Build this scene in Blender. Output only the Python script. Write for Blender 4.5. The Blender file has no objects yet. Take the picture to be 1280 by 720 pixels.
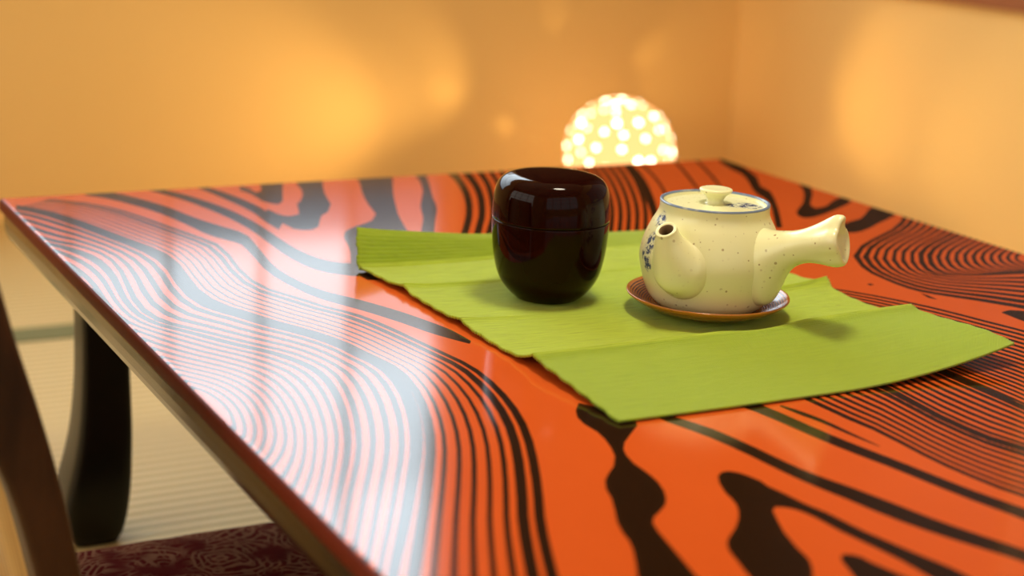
import bpy, bmesh, math, random
import numpy as np
from mathutils import Vector, Matrix
random.seed(7)
rng = np.random.default_rng(11)
S = bpy.context.scene
COL = S.collection
PI = math.pi
# light levels
W_DAY, W_DAY2, W_DAY3, W_DIM, W_MID, W_SIDE, W_FRONT, W_LEFT = 3.7, 5.1, 7.6, .44, 1.5, .32, .9, 2.9
L_SHADE, L_BEAD, P_SPOT, P_WIDE = 1.9, 15.0, .60, 9.0
P_CEIL, EXPO = 17.0, 0.0
# dark figures of the table top grain: closed outlines on the table top, in tenths of a millimetre
GRAIN = [
"776,-94 864,-208 948,-331 1025,-485 1096,-659 1160,-838 1216,-1025 1261,-1230 1299,-1452 1331,-1666 1359,-1871 1403,-2038 1456,-2172 1503,-2271 1527,-2380 1510,-2584 1478,-2859 1438,-3172 1428,-3433 1442,-3647 1465,-3842 1496,-4023 1542,-4189 1606,-4335 1673,-4475 1733,-4621 1789,-4772 1840,-4916 1881,-5056 1919,-5186 1958,-5292 1996,-5382 2038,-5472 2082,-5562 2122,-5502 2117,-5350 2107,-5205 2081,-5087 2049,-4969 2012,-4833 1968,-4689 1914,-4542 1853,-4394 1788,-4248 1717,-4111 1650,-3972 1602,-3818 1567,-3649 1546,-3457 1539,-3242 1555,-2994 1600,-2684 1646,-2381 1685,-2091 1667,-1897 1621,-1769 1570,-1628 1521,-1480 1475,-1321 1430,-1133 1389,-910 1337,-702 1274,-517 1204,-343 1127,-170 1039,-28 938,54 833,116",
"1405,-56 1473,-221 1537,-388 1594,-576 1642,-787 1684,-991 1717,-1166 1743,-1346 1765,-1576 1779,-1826 1781,-2044 1772,-2241 1763,-2476 1753,-2743 1758,-2980 1778,-3177 1815,-3342 1872,-3463 1946,-3547 2023,-3612 2105,-3656 2187,-3694 2351,-3319 2263,-3292 2178,-3259 2102,-3198 2032,-3115 1979,-3004 1943,-2855 1920,-2676 1909,-2461 1911,-2212 1914,-1987 1918,-1788 1912,-1560 1894,-1303 1868,-1069 1836,-888 1795,-720 1745,-530 1685,-337 1617,-167 1541,-23 1464,118",
"1883,-47 1911,-225 1939,-398 1964,-576 1989,-769 2013,-972 2029,-1166 2030,-1337 2019,-1498 2013,-1659 2015,-1807 2019,-1946 2199,-1590 2185,-1469 2173,-1347 2168,-1217 2169,-1067 2158,-895 2136,-702 2105,-504 2070,-327 2029,-179 1983,-46 1936,89",
"2934,73 3229,79 3132,-187 2999,-552 2905,-891 2858,-1083 2701,-1398 2588,-1523 2489,-1724 2402,-1923 2293,-2036 2209,-2011 2155,-1955 2142,-1789 2133,-1662 2134,-1451 2120,-1275 2213,-1126 2223,-1313 2252,-1417 2305,-1458 2413,-1403 2484,-1203 2549,-996 2601,-918 2649,-838 2748,-629 2825,-406 2864,-196",
"2541,74 2807,75 2676,-266 2544,-620 2464,-843 2371,-964 2329,-915 2281,-801 2284,-624 2280,-433 2237,-265 2305,-66 2355,-160 2351,-394 2422,-355 2495,-137",
"3620,105 3806,78 4006,58 3819,-371 3659,-733 3518,-1081 3422,-1334 3310,-1618 3231,-1857 3137,-2166 3057,-2426 2961,-2861 2480,-3892 2088,-3765 2064,-3497 2157,-3257 2307,-2881 2383,-2646 2448,-2399 2536,-2205 2604,-2113 2728,-2003 2850,-1923 2956,-1836 3098,-1601 3148,-1393 3199,-1179 3273,-918 3361,-651 3495,-284",
"4247,72 4397,66 4295,-180 4164,-515 3924,-1099 3825,-1374 3726,-1603 3605,-1835 3487,-2060 3239,-2560 3127,-2526 3265,-2245 3396,-1990 3469,-1839 3579,-1561 3656,-1382 3795,-1111 3971,-768 4102,-446 4167,-253 4216,-73",
"4601,-31 4567,-187 4530,-340 4478,-506 4416,-689 4343,-888 4264,-1090 4182,-1282 4095,-1473 4003,-1664 3905,-1854 3812,-2027 3721,-2186 3621,-2359 3512,-2543 3404,-2727 3425,-2814 3533,-2632 3643,-2446 3747,-2270 3848,-2094 3956,-1896 4068,-1679 4176,-1459 4278,-1236 4377,-1007 4469,-773 4553,-548 4626,-337 4690,-133 4736,50 4774,217",
"4775,-15 4724,-193 4672,-368 4616,-543 4553,-723 4478,-918 4396,-1120 4310,-1312 4219,-1503 4123,-1697 4024,-1888 3930,-2059 3836,-2219 3733,-2395 3624,-2584 3517,-2769 3545,-2842 3652,-2658 3761,-2473 3862,-2300 3965,-2127 4075,-1928 4187,-1714 4296,-1497 4402,-1277 4505,-1048 4603,-812 4691,-584 4766,-374 4830,-176 4889,15 4944,202",
"4978,61 4910,-140 4842,-335 4776,-520 4708,-701 4619,-908 4518,-1130 4422,-1338 4327,-1534 4229,-1731 4129,-1924 4034,-2096 3940,-2256 3835,-2431 3724,-2620 3615,-2805 3638,-2865 3747,-2681 3857,-2496 3961,-2323 4064,-2150 4175,-1951 4286,-1737 4393,-1524 4496,-1312 4599,-1092 4709,-852 4813,-611 4896,-396 4968,-197 5040,7 5111,213",
"5126,91 5053,-117 4979,-321 4907,-517 4828,-713 4733,-923 4632,-1141 4533,-1349 4435,-1548 4335,-1745 4235,-1935 4137,-2108 4037,-2275 3931,-2451 3823,-2630 3719,-2805 3741,-2865 3846,-2691 3952,-2514 4057,-2341 4165,-2163 4279,-1963 4391,-1752 4500,-1540 4605,-1325 4710,-1105 4818,-873 4921,-636 5006,-417 5081,-211 5154,-4 5228,206",
"5250,93 5177,-114 5104,-317 5030,-515 4950,-714 4855,-926 4752,-1145 4652,-1354 4553,-1556 4451,-1754 4349,-1946 4249,-2122 4147,-2291 4039,-2469 3929,-2651 3823,-2827 3847,-2885 3953,-2709 4062,-2530 4169,-2354 4279,-2173 4395,-1971 4509,-1759 4620,-1544 4728,-1326 4834,-1104 4942,-870 5046,-632 5131,-412 5207,-204 5280,3 5353,213",
"5374,96 5302,-110 5230,-313 5155,-514 5073,-715 4977,-929 4874,-1149 4772,-1360 4671,-1564 4567,-1764 4463,-1957 4362,-2136 4257,-2308 4147,-2488 4036,-2671 3927,-2850 3952,-2906 4061,-2728 4172,-2546 4281,-2367 4394,-2183 4511,-1979 4628,-1765 4741,-1548 4850,-1327 4958,-1102 5067,-867 5171,-629 5258,-407 5334,-197 5407,10 5478,218",
"5499,99 5428,-106 5356,-309 5280,-512 5197,-716 5100,-932 4996,-1153 4893,-1366 4790,-1572 4685,-1773 4579,-1968 4475,-2150 4368,-2325 4256,-2507 4143,-2692 4032,-2873 4058,-2926 4169,-2746 4283,-2562 4395,-2380 4510,-2193 4629,-1987 4747,-1772 4862,-1551 4974,-1328 5083,-1101 5194,-864 5298,-625 5385,-402 5462,-190 5534,17 5605,224",
"5626,103 5556,-102 5484,-304 5406,-509 5321,-717 5224,-935 5119,-1156 5015,-1371 4910,-1579 4803,-1782 4695,-1979 4588,-2163 4479,-2341 4366,-2526 4250,-2712 4137,-2895 4165,-2946 4278,-2764 4394,-2578 4508,-2393 4626,-2203 4747,-1996 4867,-1778 4985,-1555 5099,-1329 5210,-1099 5320,-861 5424,-623 5513,-398 5591,-184 5662,23 5732,230",
"5753,106 5684,-97 5613,-300 5534,-507 5447,-718 5349,-937 5244,-1160 5138,-1377 5031,-1587 4922,-1792 4812,-1990 4703,-2177 4591,-2358 4476,-2544 4358,-2733 4243,-2918 4272,-2967 4387,-2783 4506,-2594 4623,-2407 4742,-2213 4866,-2004 4988,-1784 5108,-1559 5224,-1330 5337,-1098 5448,-858 5552,-620 5641,-393 5721,-177 5791,30 5860,235",
"5881,110 5813,-93 5742,-295 5662,-504 5574,-719 5475,-940 5369,-1163 5261,-1382 5152,-1595 5041,-1801 4929,-2001 4818,-2191 4704,-2375 4586,-2563 4467,-2754 4349,-2941 4379,-2988 4497,-2801 4618,-2610 4738,-2420 4860,-2223 4985,-2012 5110,-1791 5232,-1563 5350,-1331 5464,-1096 5576,-856 5680,-617 5771,-389 5852,-170 5921,36 5988,240",
"6011,114 5944,-88 5873,-290 5791,-502 5701,-720 5601,-942 5494,-1167 5385,-1387 5274,-1602 5162,-1811 5048,-2012 4933,-2205 4817,-2392 4697,-2582 4575,-2775 4456,-2964 4487,-3008 4608,-2820 4731,-2627 4853,-2433 4978,-2234 5105,-2020 5232,-1797 5357,-1567 5477,-1332 5593,-1095 5705,-854 5810,-615 5902,-384 5983,-164 6052,42 6118,245",
"6141,118 6075,-83 6005,-285 5921,-499 5829,-720 5728,-944 5621,-1170 5511,-1392 5397,-1610 5283,-1820 5167,-2023 5050,-2219 4931,-2409 4809,-2602 4685,-2796 4563,-2987 4596,-3029 4719,-2839 4844,-2643 4970,-2446 5097,-2244 5226,-2028 5356,-1804 5482,-1571 5605,-1333 5722,-1094 5835,-852 5940,-612 6033,-380 6116,-157 6184,48 6249,250",
"6272,122 6207,-77 6137,-279 6052,-496 5958,-720 5857,-946 5749,-1173 5637,-1397 5521,-1617 5405,-1830 5286,-2034 5167,-2233 5045,-2426 4921,-2621 4795,-2817 4670,-3010 4705,-3050 4830,-2857 4959,-2659 5087,-2460 5216,-2254 5348,-2037 5480,-1810 5609,-1574 5733,-1334 5853,-1093 5966,-850 6070,-610 6166,-375 6250,-150 6316,54 6380,255",
"6392,140 6324,-63 6251,-268 6163,-488 6066,-715 5962,-944 5851,-1175 5736,-1403 5617,-1628 5498,-1845 5376,-2054 5253,-2256 5130,-2451 5004,-2647 4876,-2845 4750,-3039 4779,-3068 4905,-2875 5035,-2675 5164,-2475 5293,-2270 5425,-2053 5556,-1827 5685,-1594 5810,-1355 5931,-1114 6048,-870 6157,-628 6256,-391 6345,-162 6418,49 6489,258",
"6506,150 6432,-59 6355,-268 6264,-491 6164,-720 6056,-952 5942,-1186 5824,-1417 5703,-1643 5582,-1862 5458,-2073 5334,-2277 5210,-2473 5083,-2670 4954,-2868 4827,-3063 4857,-3091 4985,-2896 5115,-2696 5245,-2495 5376,-2288 5509,-2070 5642,-1843 5772,-1608 5899,-1368 6022,-1125 6142,-879 6255,-634 6357,-395 6450,-163 6529,54 6605,268",
"6620,161 6542,-54 6460,-268 6365,-494 6262,-726 6151,-960 6032,-1197 5912,-1430 5790,-1659 5666,-1879 5541,-2092 5415,-2298 5290,-2495 5163,-2692 5032,-2892 4904,-3087 4935,-3114 5064,-2918 5196,-2716 5327,-2514 5459,-2306 5593,-2087 5728,-1858 5859,-1622 5988,-1381 6113,-1137 6237,-888 6353,-641 6460,-398 6557,-163 6641,58 6722,279",
"6736,171 6652,-49 6565,-268 6466,-497 6360,-731 6245,-968 6124,-1208 6000,-1444 5876,-1675 5751,-1897 5624,-2111 5497,-2319 5371,-2517 5242,-2715 5111,-2915 4981,-3112 5013,-3136 5143,-2939 5277,-2737 5409,-2533 5543,-2325 5678,-2104 5814,-1874 5947,-1636 6077,-1394 6205,-1148 6332,-897 6452,-647 6562,-402 6663,-164 6753,63 6840,289",
"6852,182 6763,-44 6671,-268 6568,-500 6459,-736 6341,-976 6215,-1219 6089,-1458 5963,-1690 5836,-1914 5707,-2131 5579,-2340 5451,-2539 5322,-2738 5189,-2939 5058,-3136 5092,-3159 5223,-2961 5358,-2757 5492,-2553 5626,-2343 5763,-2121 5900,-1889 6035,-1650 6166,-1407 6297,-1160 6428,-906 6551,-653 6665,-406 6771,-164 6865,68 6958,299",
"6887,156 6793,-82 6701,-311 6600,-542 6489,-780 6374,-1016 6258,-1241 6139,-1465 6018,-1689 5902,-1908 5791,-2116 5676,-2320 5555,-2528 5433,-2736 5504,-2722 5637,-2510 5776,-2287 5915,-2053 6048,-1818 6174,-1587 6299,-1354 6424,-1114 6545,-868 6659,-620 6764,-375 6858,-140 6938,81 7016,303",
"7059,193 6990,-13 6923,-214 6847,-420 6764,-633 6674,-849 6574,-1069 6464,-1296 6348,-1522 6230,-1742 6108,-1960 5986,-2173 6029,-2150 6151,-1935 6278,-1712 6401,-1483 6522,-1248 6637,-1011 6742,-781 6836,-556 6923,-336 7001,-123 7071,82 7141,291",
"7487,12 7395,-190 7306,-388 7216,-586 7123,-785 7029,-985 6934,-1184 6838,-1384 6741,-1583 6647,-1778 6687,-1743 6790,-1541 6896,-1333 7000,-1124 7100,-919 7197,-715 7290,-513 7376,-317 7457,-126 7539,67",
"7790,36 7688,-191 7590,-412 7494,-624 7402,-823 7312,-1014 7223,-1199 7133,-1382 7042,-1563 6953,-1740 6995,-1705 7093,-1519 7194,-1328 7293,-1135 7387,-943 7478,-749 7570,-547 7661,-339 7752,-125 7845,94",
"8146,60 8184,25 8145,-180 8112,-382 8075,-567 7973,-837 7873,-1065 7719,-1305 7588,-1510 7572,-1613 7540,-1742 7362,-2054 7092,-2471 6853,-2823 6568,-3228 6507,-3209 6761,-2842 7001,-2493 7168,-2220 7252,-2024 7304,-1834 7389,-1648 7525,-1417 7691,-1130 7811,-853 7845,-675 7887,-483 7963,-258",
"8184,-1406 8207,-1457 8189,-1574 8063,-1778 7868,-2041 7651,-2286 7531,-2431 7477,-2542 7493,-2585 7570,-2568 7673,-2520 7832,-2387 7955,-2300 8139,-2188 8263,-2118 8248,-2249 8128,-2369 7946,-2518 7745,-2637 7554,-2746 7329,-2869 7151,-2937 7059,-2929 7062,-2838 7130,-2718 7266,-2568 7427,-2421 7575,-2264 7780,-2016 7968,-1752 8053,-1592",
"7144,-3312 7293,-3250 7456,-3172 7597,-3122 7761,-2994 7959,-2814 8100,-2709 8200,-2669 8195,-2843 8183,-3012 8029,-3118 7823,-3243 7631,-3349 7420,-3481 7248,-3568 7156,-3592 7067,-3582 7038,-3471",
"8240,-3042 7914,-3347 7617,-3573 7354,-3730 7103,-3870 6836,-4041 6500,-4340 6309,-4673 6236,-4897 6214,-5071 6201,-5236 6205,-5388 6236,-5514 6295,-5608 6357,-5696 6421,-5781 6486,-5865 6545,-5955 6603,-6048 6662,-6140 6711,-6238 6748,-6346 6798,-6480 6858,-6633 6922,-6797 6989,-6965 7058,-7135 7129,-7300 7201,-7460 7270,-7614 7339,-7767 7407,-7918 7474,-8069 7542,-8219 7608,-8367 7673,-8513 7738,-8656 7801,-8797 7858,-8925 7950,-9130 8084,-9428 8230,-9754 8368,-10061 8507,-10372 8646,-10680 8778,-10975 8937,-10916 8807,-10617 8670,-10303 8532,-9986 8395,-9673 8250,-9341 8117,-9037 8026,-8829 7970,-8698 7907,-8554 7843,-8408 7778,-8259 7712,-8108 7645,-7955 7578,-7801 7510,-7646 7442,-7490 7373,-7332 7302,-7168 7227,-7002 7148,-6838 7068,-6676 6991,-6520 6919,-6375 6856,-6251 6805,-6153 6749,-6061 6684,-5971 6622,-5881 6556,-5796 6486,-5717 6418,-5635 6352,-5550 6295,-5455 6268,-5327 6263,-5176 6276,-5012 6309,-4830 6408,-4597 6560,-4355 6783,-4146 7042,-3964 7293,-3820 7552,-3673 7856,-3460 8200,-3155",
"8251,-3139 7936,-3423 7649,-3636 7395,-3786 7149,-3922 6886,-4094 6555,-4400 6375,-4718 6309,-4929 6291,-5093 6291,-5243 6307,-5380 6349,-5490 6414,-5574 6481,-5654 6551,-5730 6620,-5806 6684,-5889 6746,-5975 6809,-6060 6866,-6150 6924,-6251 6995,-6375 7073,-6517 7154,-6668 7237,-6824 7320,-6982 7406,-7136 7492,-7284 7577,-7429 7660,-7571 7744,-7714 7827,-7856 7909,-7997 7991,-8137 8072,-8276 8152,-8413 8230,-8547 8302,-8670 8421,-8875 8592,-9169 8778,-9489 8955,-9792 9135,-10101 9314,-10408 9485,-10703 9664,-10636 9492,-10335 9314,-10023 9135,-9709 8959,-9400 8772,-9074 8601,-8774 8482,-8565 8411,-8440 8332,-8302 8253,-8162 8172,-8021 8090,-7878 8007,-7733 7924,-7588 7841,-7442 7757,-7297 7673,-7149 7587,-6997 7497,-6843 7400,-6693 7304,-6544 7209,-6401 7117,-6268 7033,-6153 6962,-6063 6897,-5979 6829,-5897 6761,-5815 6691,-5737 6616,-5666 6542,-5593 6470,-5516 6405,-5433 6367,-5321 6350,-5186 6351,-5036 6381,-4864 6474,-4641 6625,-4402 6836,-4198 7088,-4017 7333,-3874 7584,-3734 7875,-3537 8201,-3257",
"8256,-3247 7952,-3510 7676,-3708 7430,-3849 7190,-3984 6930,-4157 6620,-4459 6452,-4755 6390,-4954 6377,-5107 6390,-5241 6418,-5362 6471,-5457 6542,-5531 6615,-5602 6691,-5669 6766,-5737 6835,-5813 6903,-5889 6971,-5967 7041,-6048 7122,-6140 7214,-6254 7312,-6383 7413,-6520 7514,-6662 7615,-6806 7714,-6950 7811,-7090 7907,-7227 8003,-7363 8102,-7496 8203,-7628 8303,-7759 8403,-7891 8501,-8021 8598,-8149 8694,-8276 8783,-8394 8936,-8596 9153,-8883 9388,-9194 9611,-9490 9841,-9793 10070,-10097 10292,-10390 10492,-10314 10270,-10015 10040,-9706 9810,-9396 9585,-9095 9349,-8778 9132,-8486 8978,-8278 8888,-8159 8792,-8029 8694,-7898 8595,-7765 8495,-7631 8395,-7496 8294,-7361 8192,-7227 8085,-7096 7978,-6964 7871,-6829 7761,-6691 7648,-6553 7535,-6418 7422,-6288 7313,-6166 7211,-6061 7120,-5976 7043,-5900 6970,-5826 6898,-5752 6824,-5681 6743,-5618 6663,-5553 6586,-5486 6514,-5413 6464,-5317 6435,-5197 6423,-5064 6446,-4903 6531,-4693 6682,-4451 6894,-4240 7141,-4061 7381,-3920 7623,-3785 7900,-3601 8209,-3346",
"8266,-3344 7974,-3585 7709,-3769 7472,-3903 7237,-4037 6979,-4212 6678,-4516 6519,-4798 6464,-4984 6460,-5125 6487,-5241 6527,-5347 6591,-5426 6668,-5491 6747,-5553 6829,-5612 6910,-5672 6983,-5739 7057,-5807 7131,-5877 7218,-5949 7320,-6034 7432,-6138 7549,-6254 7668,-6377 7789,-6505 7908,-6635 8024,-6765 8139,-6892 8252,-7017 8367,-7141 8486,-7262 8607,-7383 8726,-7504 8846,-7625 8964,-7745 9082,-7864 9198,-7981 9307,-8092 9503,-8290 9775,-8565 10068,-8863 10350,-9148 10641,-9443 10934,-9740 11219,-10029 11447,-9940 11159,-9646 10864,-9343 10570,-9043 10286,-8752 9990,-8449 9715,-8168 9518,-7966 9407,-7853 9291,-7733 9172,-7611 9052,-7489 8931,-7366 8810,-7242 8689,-7118 8567,-6996 8439,-6878 8313,-6759 8186,-6639 8058,-6515 7926,-6393 7793,-6272 7661,-6156 7533,-6048 7410,-5953 7298,-5875 7205,-5808 7125,-5742 7047,-5678 6967,-5615 6881,-5560 6795,-5505 6712,-5446 6632,-5384 6570,-5303 6529,-5200 6503,-5083 6519,-4934 6597,-4737 6746,-4500 6948,-4291 7187,-4114 7422,-3974 7656,-3845 7920,-3675 8212,-3445",
"8275,-3440 7997,-3659 7742,-3829 7514,-3957 7284,-4089 7028,-4266 6737,-4573 6586,-4840 6539,-5013 6547,-5138 6589,-5238 6641,-5327 6715,-5393 6798,-5448 6884,-5500 6972,-5550 7058,-5602 7137,-5660 7217,-5719 7301,-5781 7407,-5845 7530,-5923 7661,-6015 7798,-6118 7938,-6227 8078,-6340 8217,-6454 8353,-6569 8487,-6682 8621,-6793 8756,-6904 8897,-7012 9040,-7120 9182,-7228 9325,-7337 9467,-7445 9608,-7553 9746,-7659 9882,-7763 10129,-7951 10468,-8210 10834,-8489 11187,-8759 11555,-9041 11929,-9326 12297,-9607 12558,-9503 12186,-9218 11807,-8927 11434,-8640 11076,-8365 10705,-8080 10361,-7816 10111,-7624 9973,-7518 9833,-7410 9690,-7300 9546,-7190 9401,-7079 9256,-6968 9112,-6858 8967,-6749 8817,-6646 8669,-6542 8521,-6437 8372,-6330 8219,-6223 8065,-6119 7913,-6018 7763,-5924 7620,-5840 7488,-5769 7376,-5710 7286,-5653 7201,-5598 7116,-5545 7023,-5498 6930,-5453 6841,-5404 6754,-5352 6681,-5286 6627,-5199 6586,-5100 6592,-4965 6664,-4780 6810,-4550 7003,-4342 7234,-4167 7464,-4028 7690,-3905 7941,-3748 8215,-3543",
"8283,-3535 8019,-3732 7776,-3889 7556,-4010 7331,-4141 7075,-4322 6797,-4628 6654,-4882 6616,-5041 6639,-5148 6695,-5231 6759,-5304 6842,-5356 6933,-5401 7025,-5444 7121,-5484 7212,-5527 7297,-5576 7383,-5626 7482,-5679 7608,-5736 7751,-5805 7903,-5886 8061,-5974 8222,-6067 8384,-6164 8545,-6262 8701,-6360 8857,-6457 9014,-6553 9174,-6649 9339,-6743 9506,-6836 9675,-6930 9844,-7025 10013,-7119 10182,-7214 10346,-7306 10515,-7400 10825,-7574 11246,-7810 11701,-8064 12144,-8312 12611,-8574 13089,-8842 13563,-9107 13867,-8985 13384,-8715 12897,-8442 12422,-8176 11971,-7924 11508,-7664 11080,-7424 10764,-7248 10593,-7152 10425,-7058 10253,-6961 10081,-6865 9909,-6769 9738,-6673 9567,-6578 9395,-6485 9220,-6397 9047,-6310 8876,-6222 8704,-6133 8528,-6044 8352,-5957 8177,-5872 8007,-5793 7843,-5721 7691,-5658 7558,-5606 7454,-5558 7362,-5513 7271,-5469 7171,-5432 7071,-5397 6974,-5358 6880,-5317 6796,-5265 6729,-5195 6673,-5114 6665,-4995 6731,-4821 6873,-4599 7058,-4394 7281,-4220 7506,-4081 7724,-3963 7962,-3820 8219,-3639",
"8291,-3631 8042,-3805 7811,-3949 7599,-4063 7378,-4193 7123,-4380 6857,-4682 6722,-4921 6695,-5065 6735,-5153 6805,-5219 6882,-5275 6974,-5315 7072,-5350 7172,-5383 7275,-5413 7372,-5447 7464,-5485 7558,-5525 7675,-5570 7821,-5621 7985,-5681 8158,-5749 8339,-5822 8522,-5899 8708,-5977 8892,-6057 9073,-6137 9253,-6216 9436,-6295 9622,-6375 9814,-6452 10011,-6529 10209,-6607 10409,-6684 10609,-6763 10810,-6841 11005,-6918 11215,-7000 11603,-7151 12126,-7356 12690,-7577 13247,-7794 13841,-8026 14456,-8267 15072,-8508 15431,-8362 14800,-8117 14172,-7873 13565,-7637 12996,-7416 12418,-7192 11884,-6985 11487,-6831 11274,-6748 11075,-6670 10869,-6590 10664,-6511 10461,-6432 10258,-6353 10057,-6276 9855,-6201 9652,-6130 9452,-6061 9254,-5992 9057,-5923 8856,-5854 8655,-5785 8457,-5718 8264,-5654 8079,-5595 7906,-5542 7753,-5495 7630,-5456 7530,-5421 7431,-5389 7325,-5362 7216,-5337 7112,-5308 7010,-5278 6916,-5240 6836,-5187 6764,-5124 6740,-5023 6798,-4862 6937,-4647 7115,-4444 7329,-4273 7549,-4134 7758,-4021 7983,-3891 8223,-3733",
"8301,-3722 8071,-3869 7854,-3997 7651,-4103 7432,-4234 7170,-4431 6907,-4739 6778,-4971 6768,-5095 6834,-5156 6922,-5200 7016,-5236 7119,-5262 7227,-5283 7337,-5303 7451,-5320 7559,-5340 7663,-5364 7772,-5391 7912,-5426 8082,-5468 8271,-5515 8471,-5565 8680,-5619 8894,-5673 9111,-5728 9329,-5784 9543,-5839 9759,-5894 9978,-5949 10202,-6006 10429,-6064 10659,-6123 10892,-6183 11128,-6243 11366,-6303 11605,-6364 11835,-6423 12097,-6489 12586,-6611 13240,-6773 13950,-6949 14660,-7125 15426,-7315 16230,-7514 17048,-7717 17179,-7663 16354,-7460 15543,-7260 14771,-7069 14055,-6893 13340,-6716 12681,-6554 12188,-6432 11920,-6368 11685,-6312 11440,-6253 11198,-6195 10957,-6137 10719,-6080 10484,-6024 10253,-5968 10025,-5914 9802,-5860 9582,-5808 9363,-5755 9142,-5702 8922,-5649 8704,-5597 8492,-5546 8289,-5497 8100,-5451 7930,-5409 7790,-5374 7681,-5347 7576,-5323 7468,-5303 7354,-5286 7243,-5266 7136,-5244 7034,-5217 6944,-5177 6863,-5127 6826,-5040 6881,-4889 7011,-4691 7174,-4502 7371,-4337 7583,-4198 7785,-4090 8000,-3970 8226,-3829",
"8297,-3809 8077,-3948 7869,-4068 7674,-4171 7460,-4301 7196,-4513 6960,-4805 6861,-5006 6870,-5109 6943,-5161 7027,-5203 7120,-5235 7221,-5259 7325,-5283 7433,-5306 7545,-5330 7650,-5359 7754,-5391 7863,-5426 7999,-5467 8163,-5513 8343,-5563 8535,-5615 8735,-5670 8939,-5727 9146,-5784 9354,-5842 9558,-5899 9764,-5957 9972,-6015 10185,-6074 10400,-6134 10619,-6195 10840,-6256 11062,-6318 11287,-6381 11513,-6443 11728,-6503 11986,-6574 12465,-6704 13097,-6875 13774,-7057 14450,-7240 15178,-7437 15939,-7642 16710,-7851 16837,-7799 16059,-7590 15292,-7383 14558,-7186 13877,-7003 13195,-6819 12559,-6648 12076,-6519 11813,-6449 11592,-6392 11361,-6331 11131,-6271 10903,-6212 10678,-6153 10455,-6094 10235,-6037 10018,-5980 9805,-5924 9596,-5869 9387,-5815 9176,-5760 8966,-5704 8758,-5650 8555,-5597 8362,-5545 8181,-5496 8017,-5450 7881,-5409 7772,-5374 7667,-5341 7562,-5313 7450,-5289 7342,-5266 7238,-5242 7137,-5217 7049,-5180 6970,-5133 6920,-5061 6957,-4926 7070,-4743 7221,-4562 7402,-4403 7606,-4267 7801,-4161 8006,-4047 8222,-3915",
"8285,-3906 8076,-4035 7878,-4148 7690,-4248 7481,-4378 7226,-4598 7030,-4859 6958,-5028 6980,-5115 7054,-5162 7135,-5203 7224,-5234 7322,-5258 7423,-5284 7529,-5313 7638,-5344 7741,-5380 7846,-5420 7955,-5462 8088,-5508 8245,-5558 8418,-5611 8602,-5665 8793,-5721 8989,-5779 9187,-5838 9384,-5898 9579,-5957 9774,-6017 9972,-6077 10174,-6138 10378,-6200 10585,-6262 10794,-6325 11005,-6389 11217,-6453 11430,-6517 11631,-6578 11887,-6654 12356,-6793 12964,-6972 13608,-7161 14251,-7350 14941,-7554 15659,-7765 16386,-7979 16484,-7939 15753,-7725 15030,-7512 14336,-7309 13689,-7119 13041,-6928 12430,-6749 11958,-6610 11698,-6535 11493,-6476 11276,-6414 11060,-6352 10845,-6291 10632,-6229 10421,-6169 10213,-6109 10008,-6050 9806,-5992 9608,-5934 9410,-5877 9210,-5819 9010,-5762 8813,-5705 8621,-5648 8437,-5594 8264,-5541 8106,-5491 7973,-5445 7864,-5403 7759,-5363 7656,-5326 7547,-5296 7440,-5267 7339,-5241 7241,-5217 7152,-5185 7075,-5141 7014,-5082 7028,-4968 7122,-4801 7267,-4618 7440,-4459 7635,-4326 7823,-4222 8019,-4114 8225,-3989",
"8281,-3991 8083,-4112 7894,-4219 7713,-4315 7507,-4447 7259,-4678 7096,-4913 7051,-5053 7088,-5123 7162,-5166 7240,-5204 7328,-5233 7422,-5258 7521,-5289 7626,-5323 7732,-5361 7835,-5405 7939,-5451 8049,-5499 8179,-5550 8330,-5604 8495,-5659 8670,-5716 8852,-5775 9038,-5834 9225,-5895 9412,-5957 9597,-6018 9782,-6080 9969,-6142 10160,-6206 10352,-6269 10547,-6334 10744,-6399 10942,-6464 11142,-6530 11341,-6595 11527,-6657 11781,-6740 12239,-6887 12822,-7075 13433,-7271 14042,-7467 14693,-7676 15368,-7894 16049,-8113 16144,-8074 15459,-7854 14779,-7636 14124,-7426 13512,-7229 12899,-7032 12313,-6844 11852,-6696 11594,-6615 11403,-6555 11199,-6492 10996,-6428 10794,-6365 10593,-6302 10395,-6239 10198,-6177 10004,-6116 9813,-6056 9625,-5996 9437,-5937 9247,-5877 9058,-5817 8871,-5758 8689,-5699 8514,-5643 8349,-5587 8198,-5533 8067,-5482 7957,-5434 7853,-5387 7750,-5344 7644,-5305 7538,-5271 7439,-5241 7345,-5215 7257,-5186 7182,-5146 7117,-5094 7113,-4998 7187,-4850 7319,-4675 7474,-4524 7658,-4394 7839,-4292 8026,-4189 8221,-4074",
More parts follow.
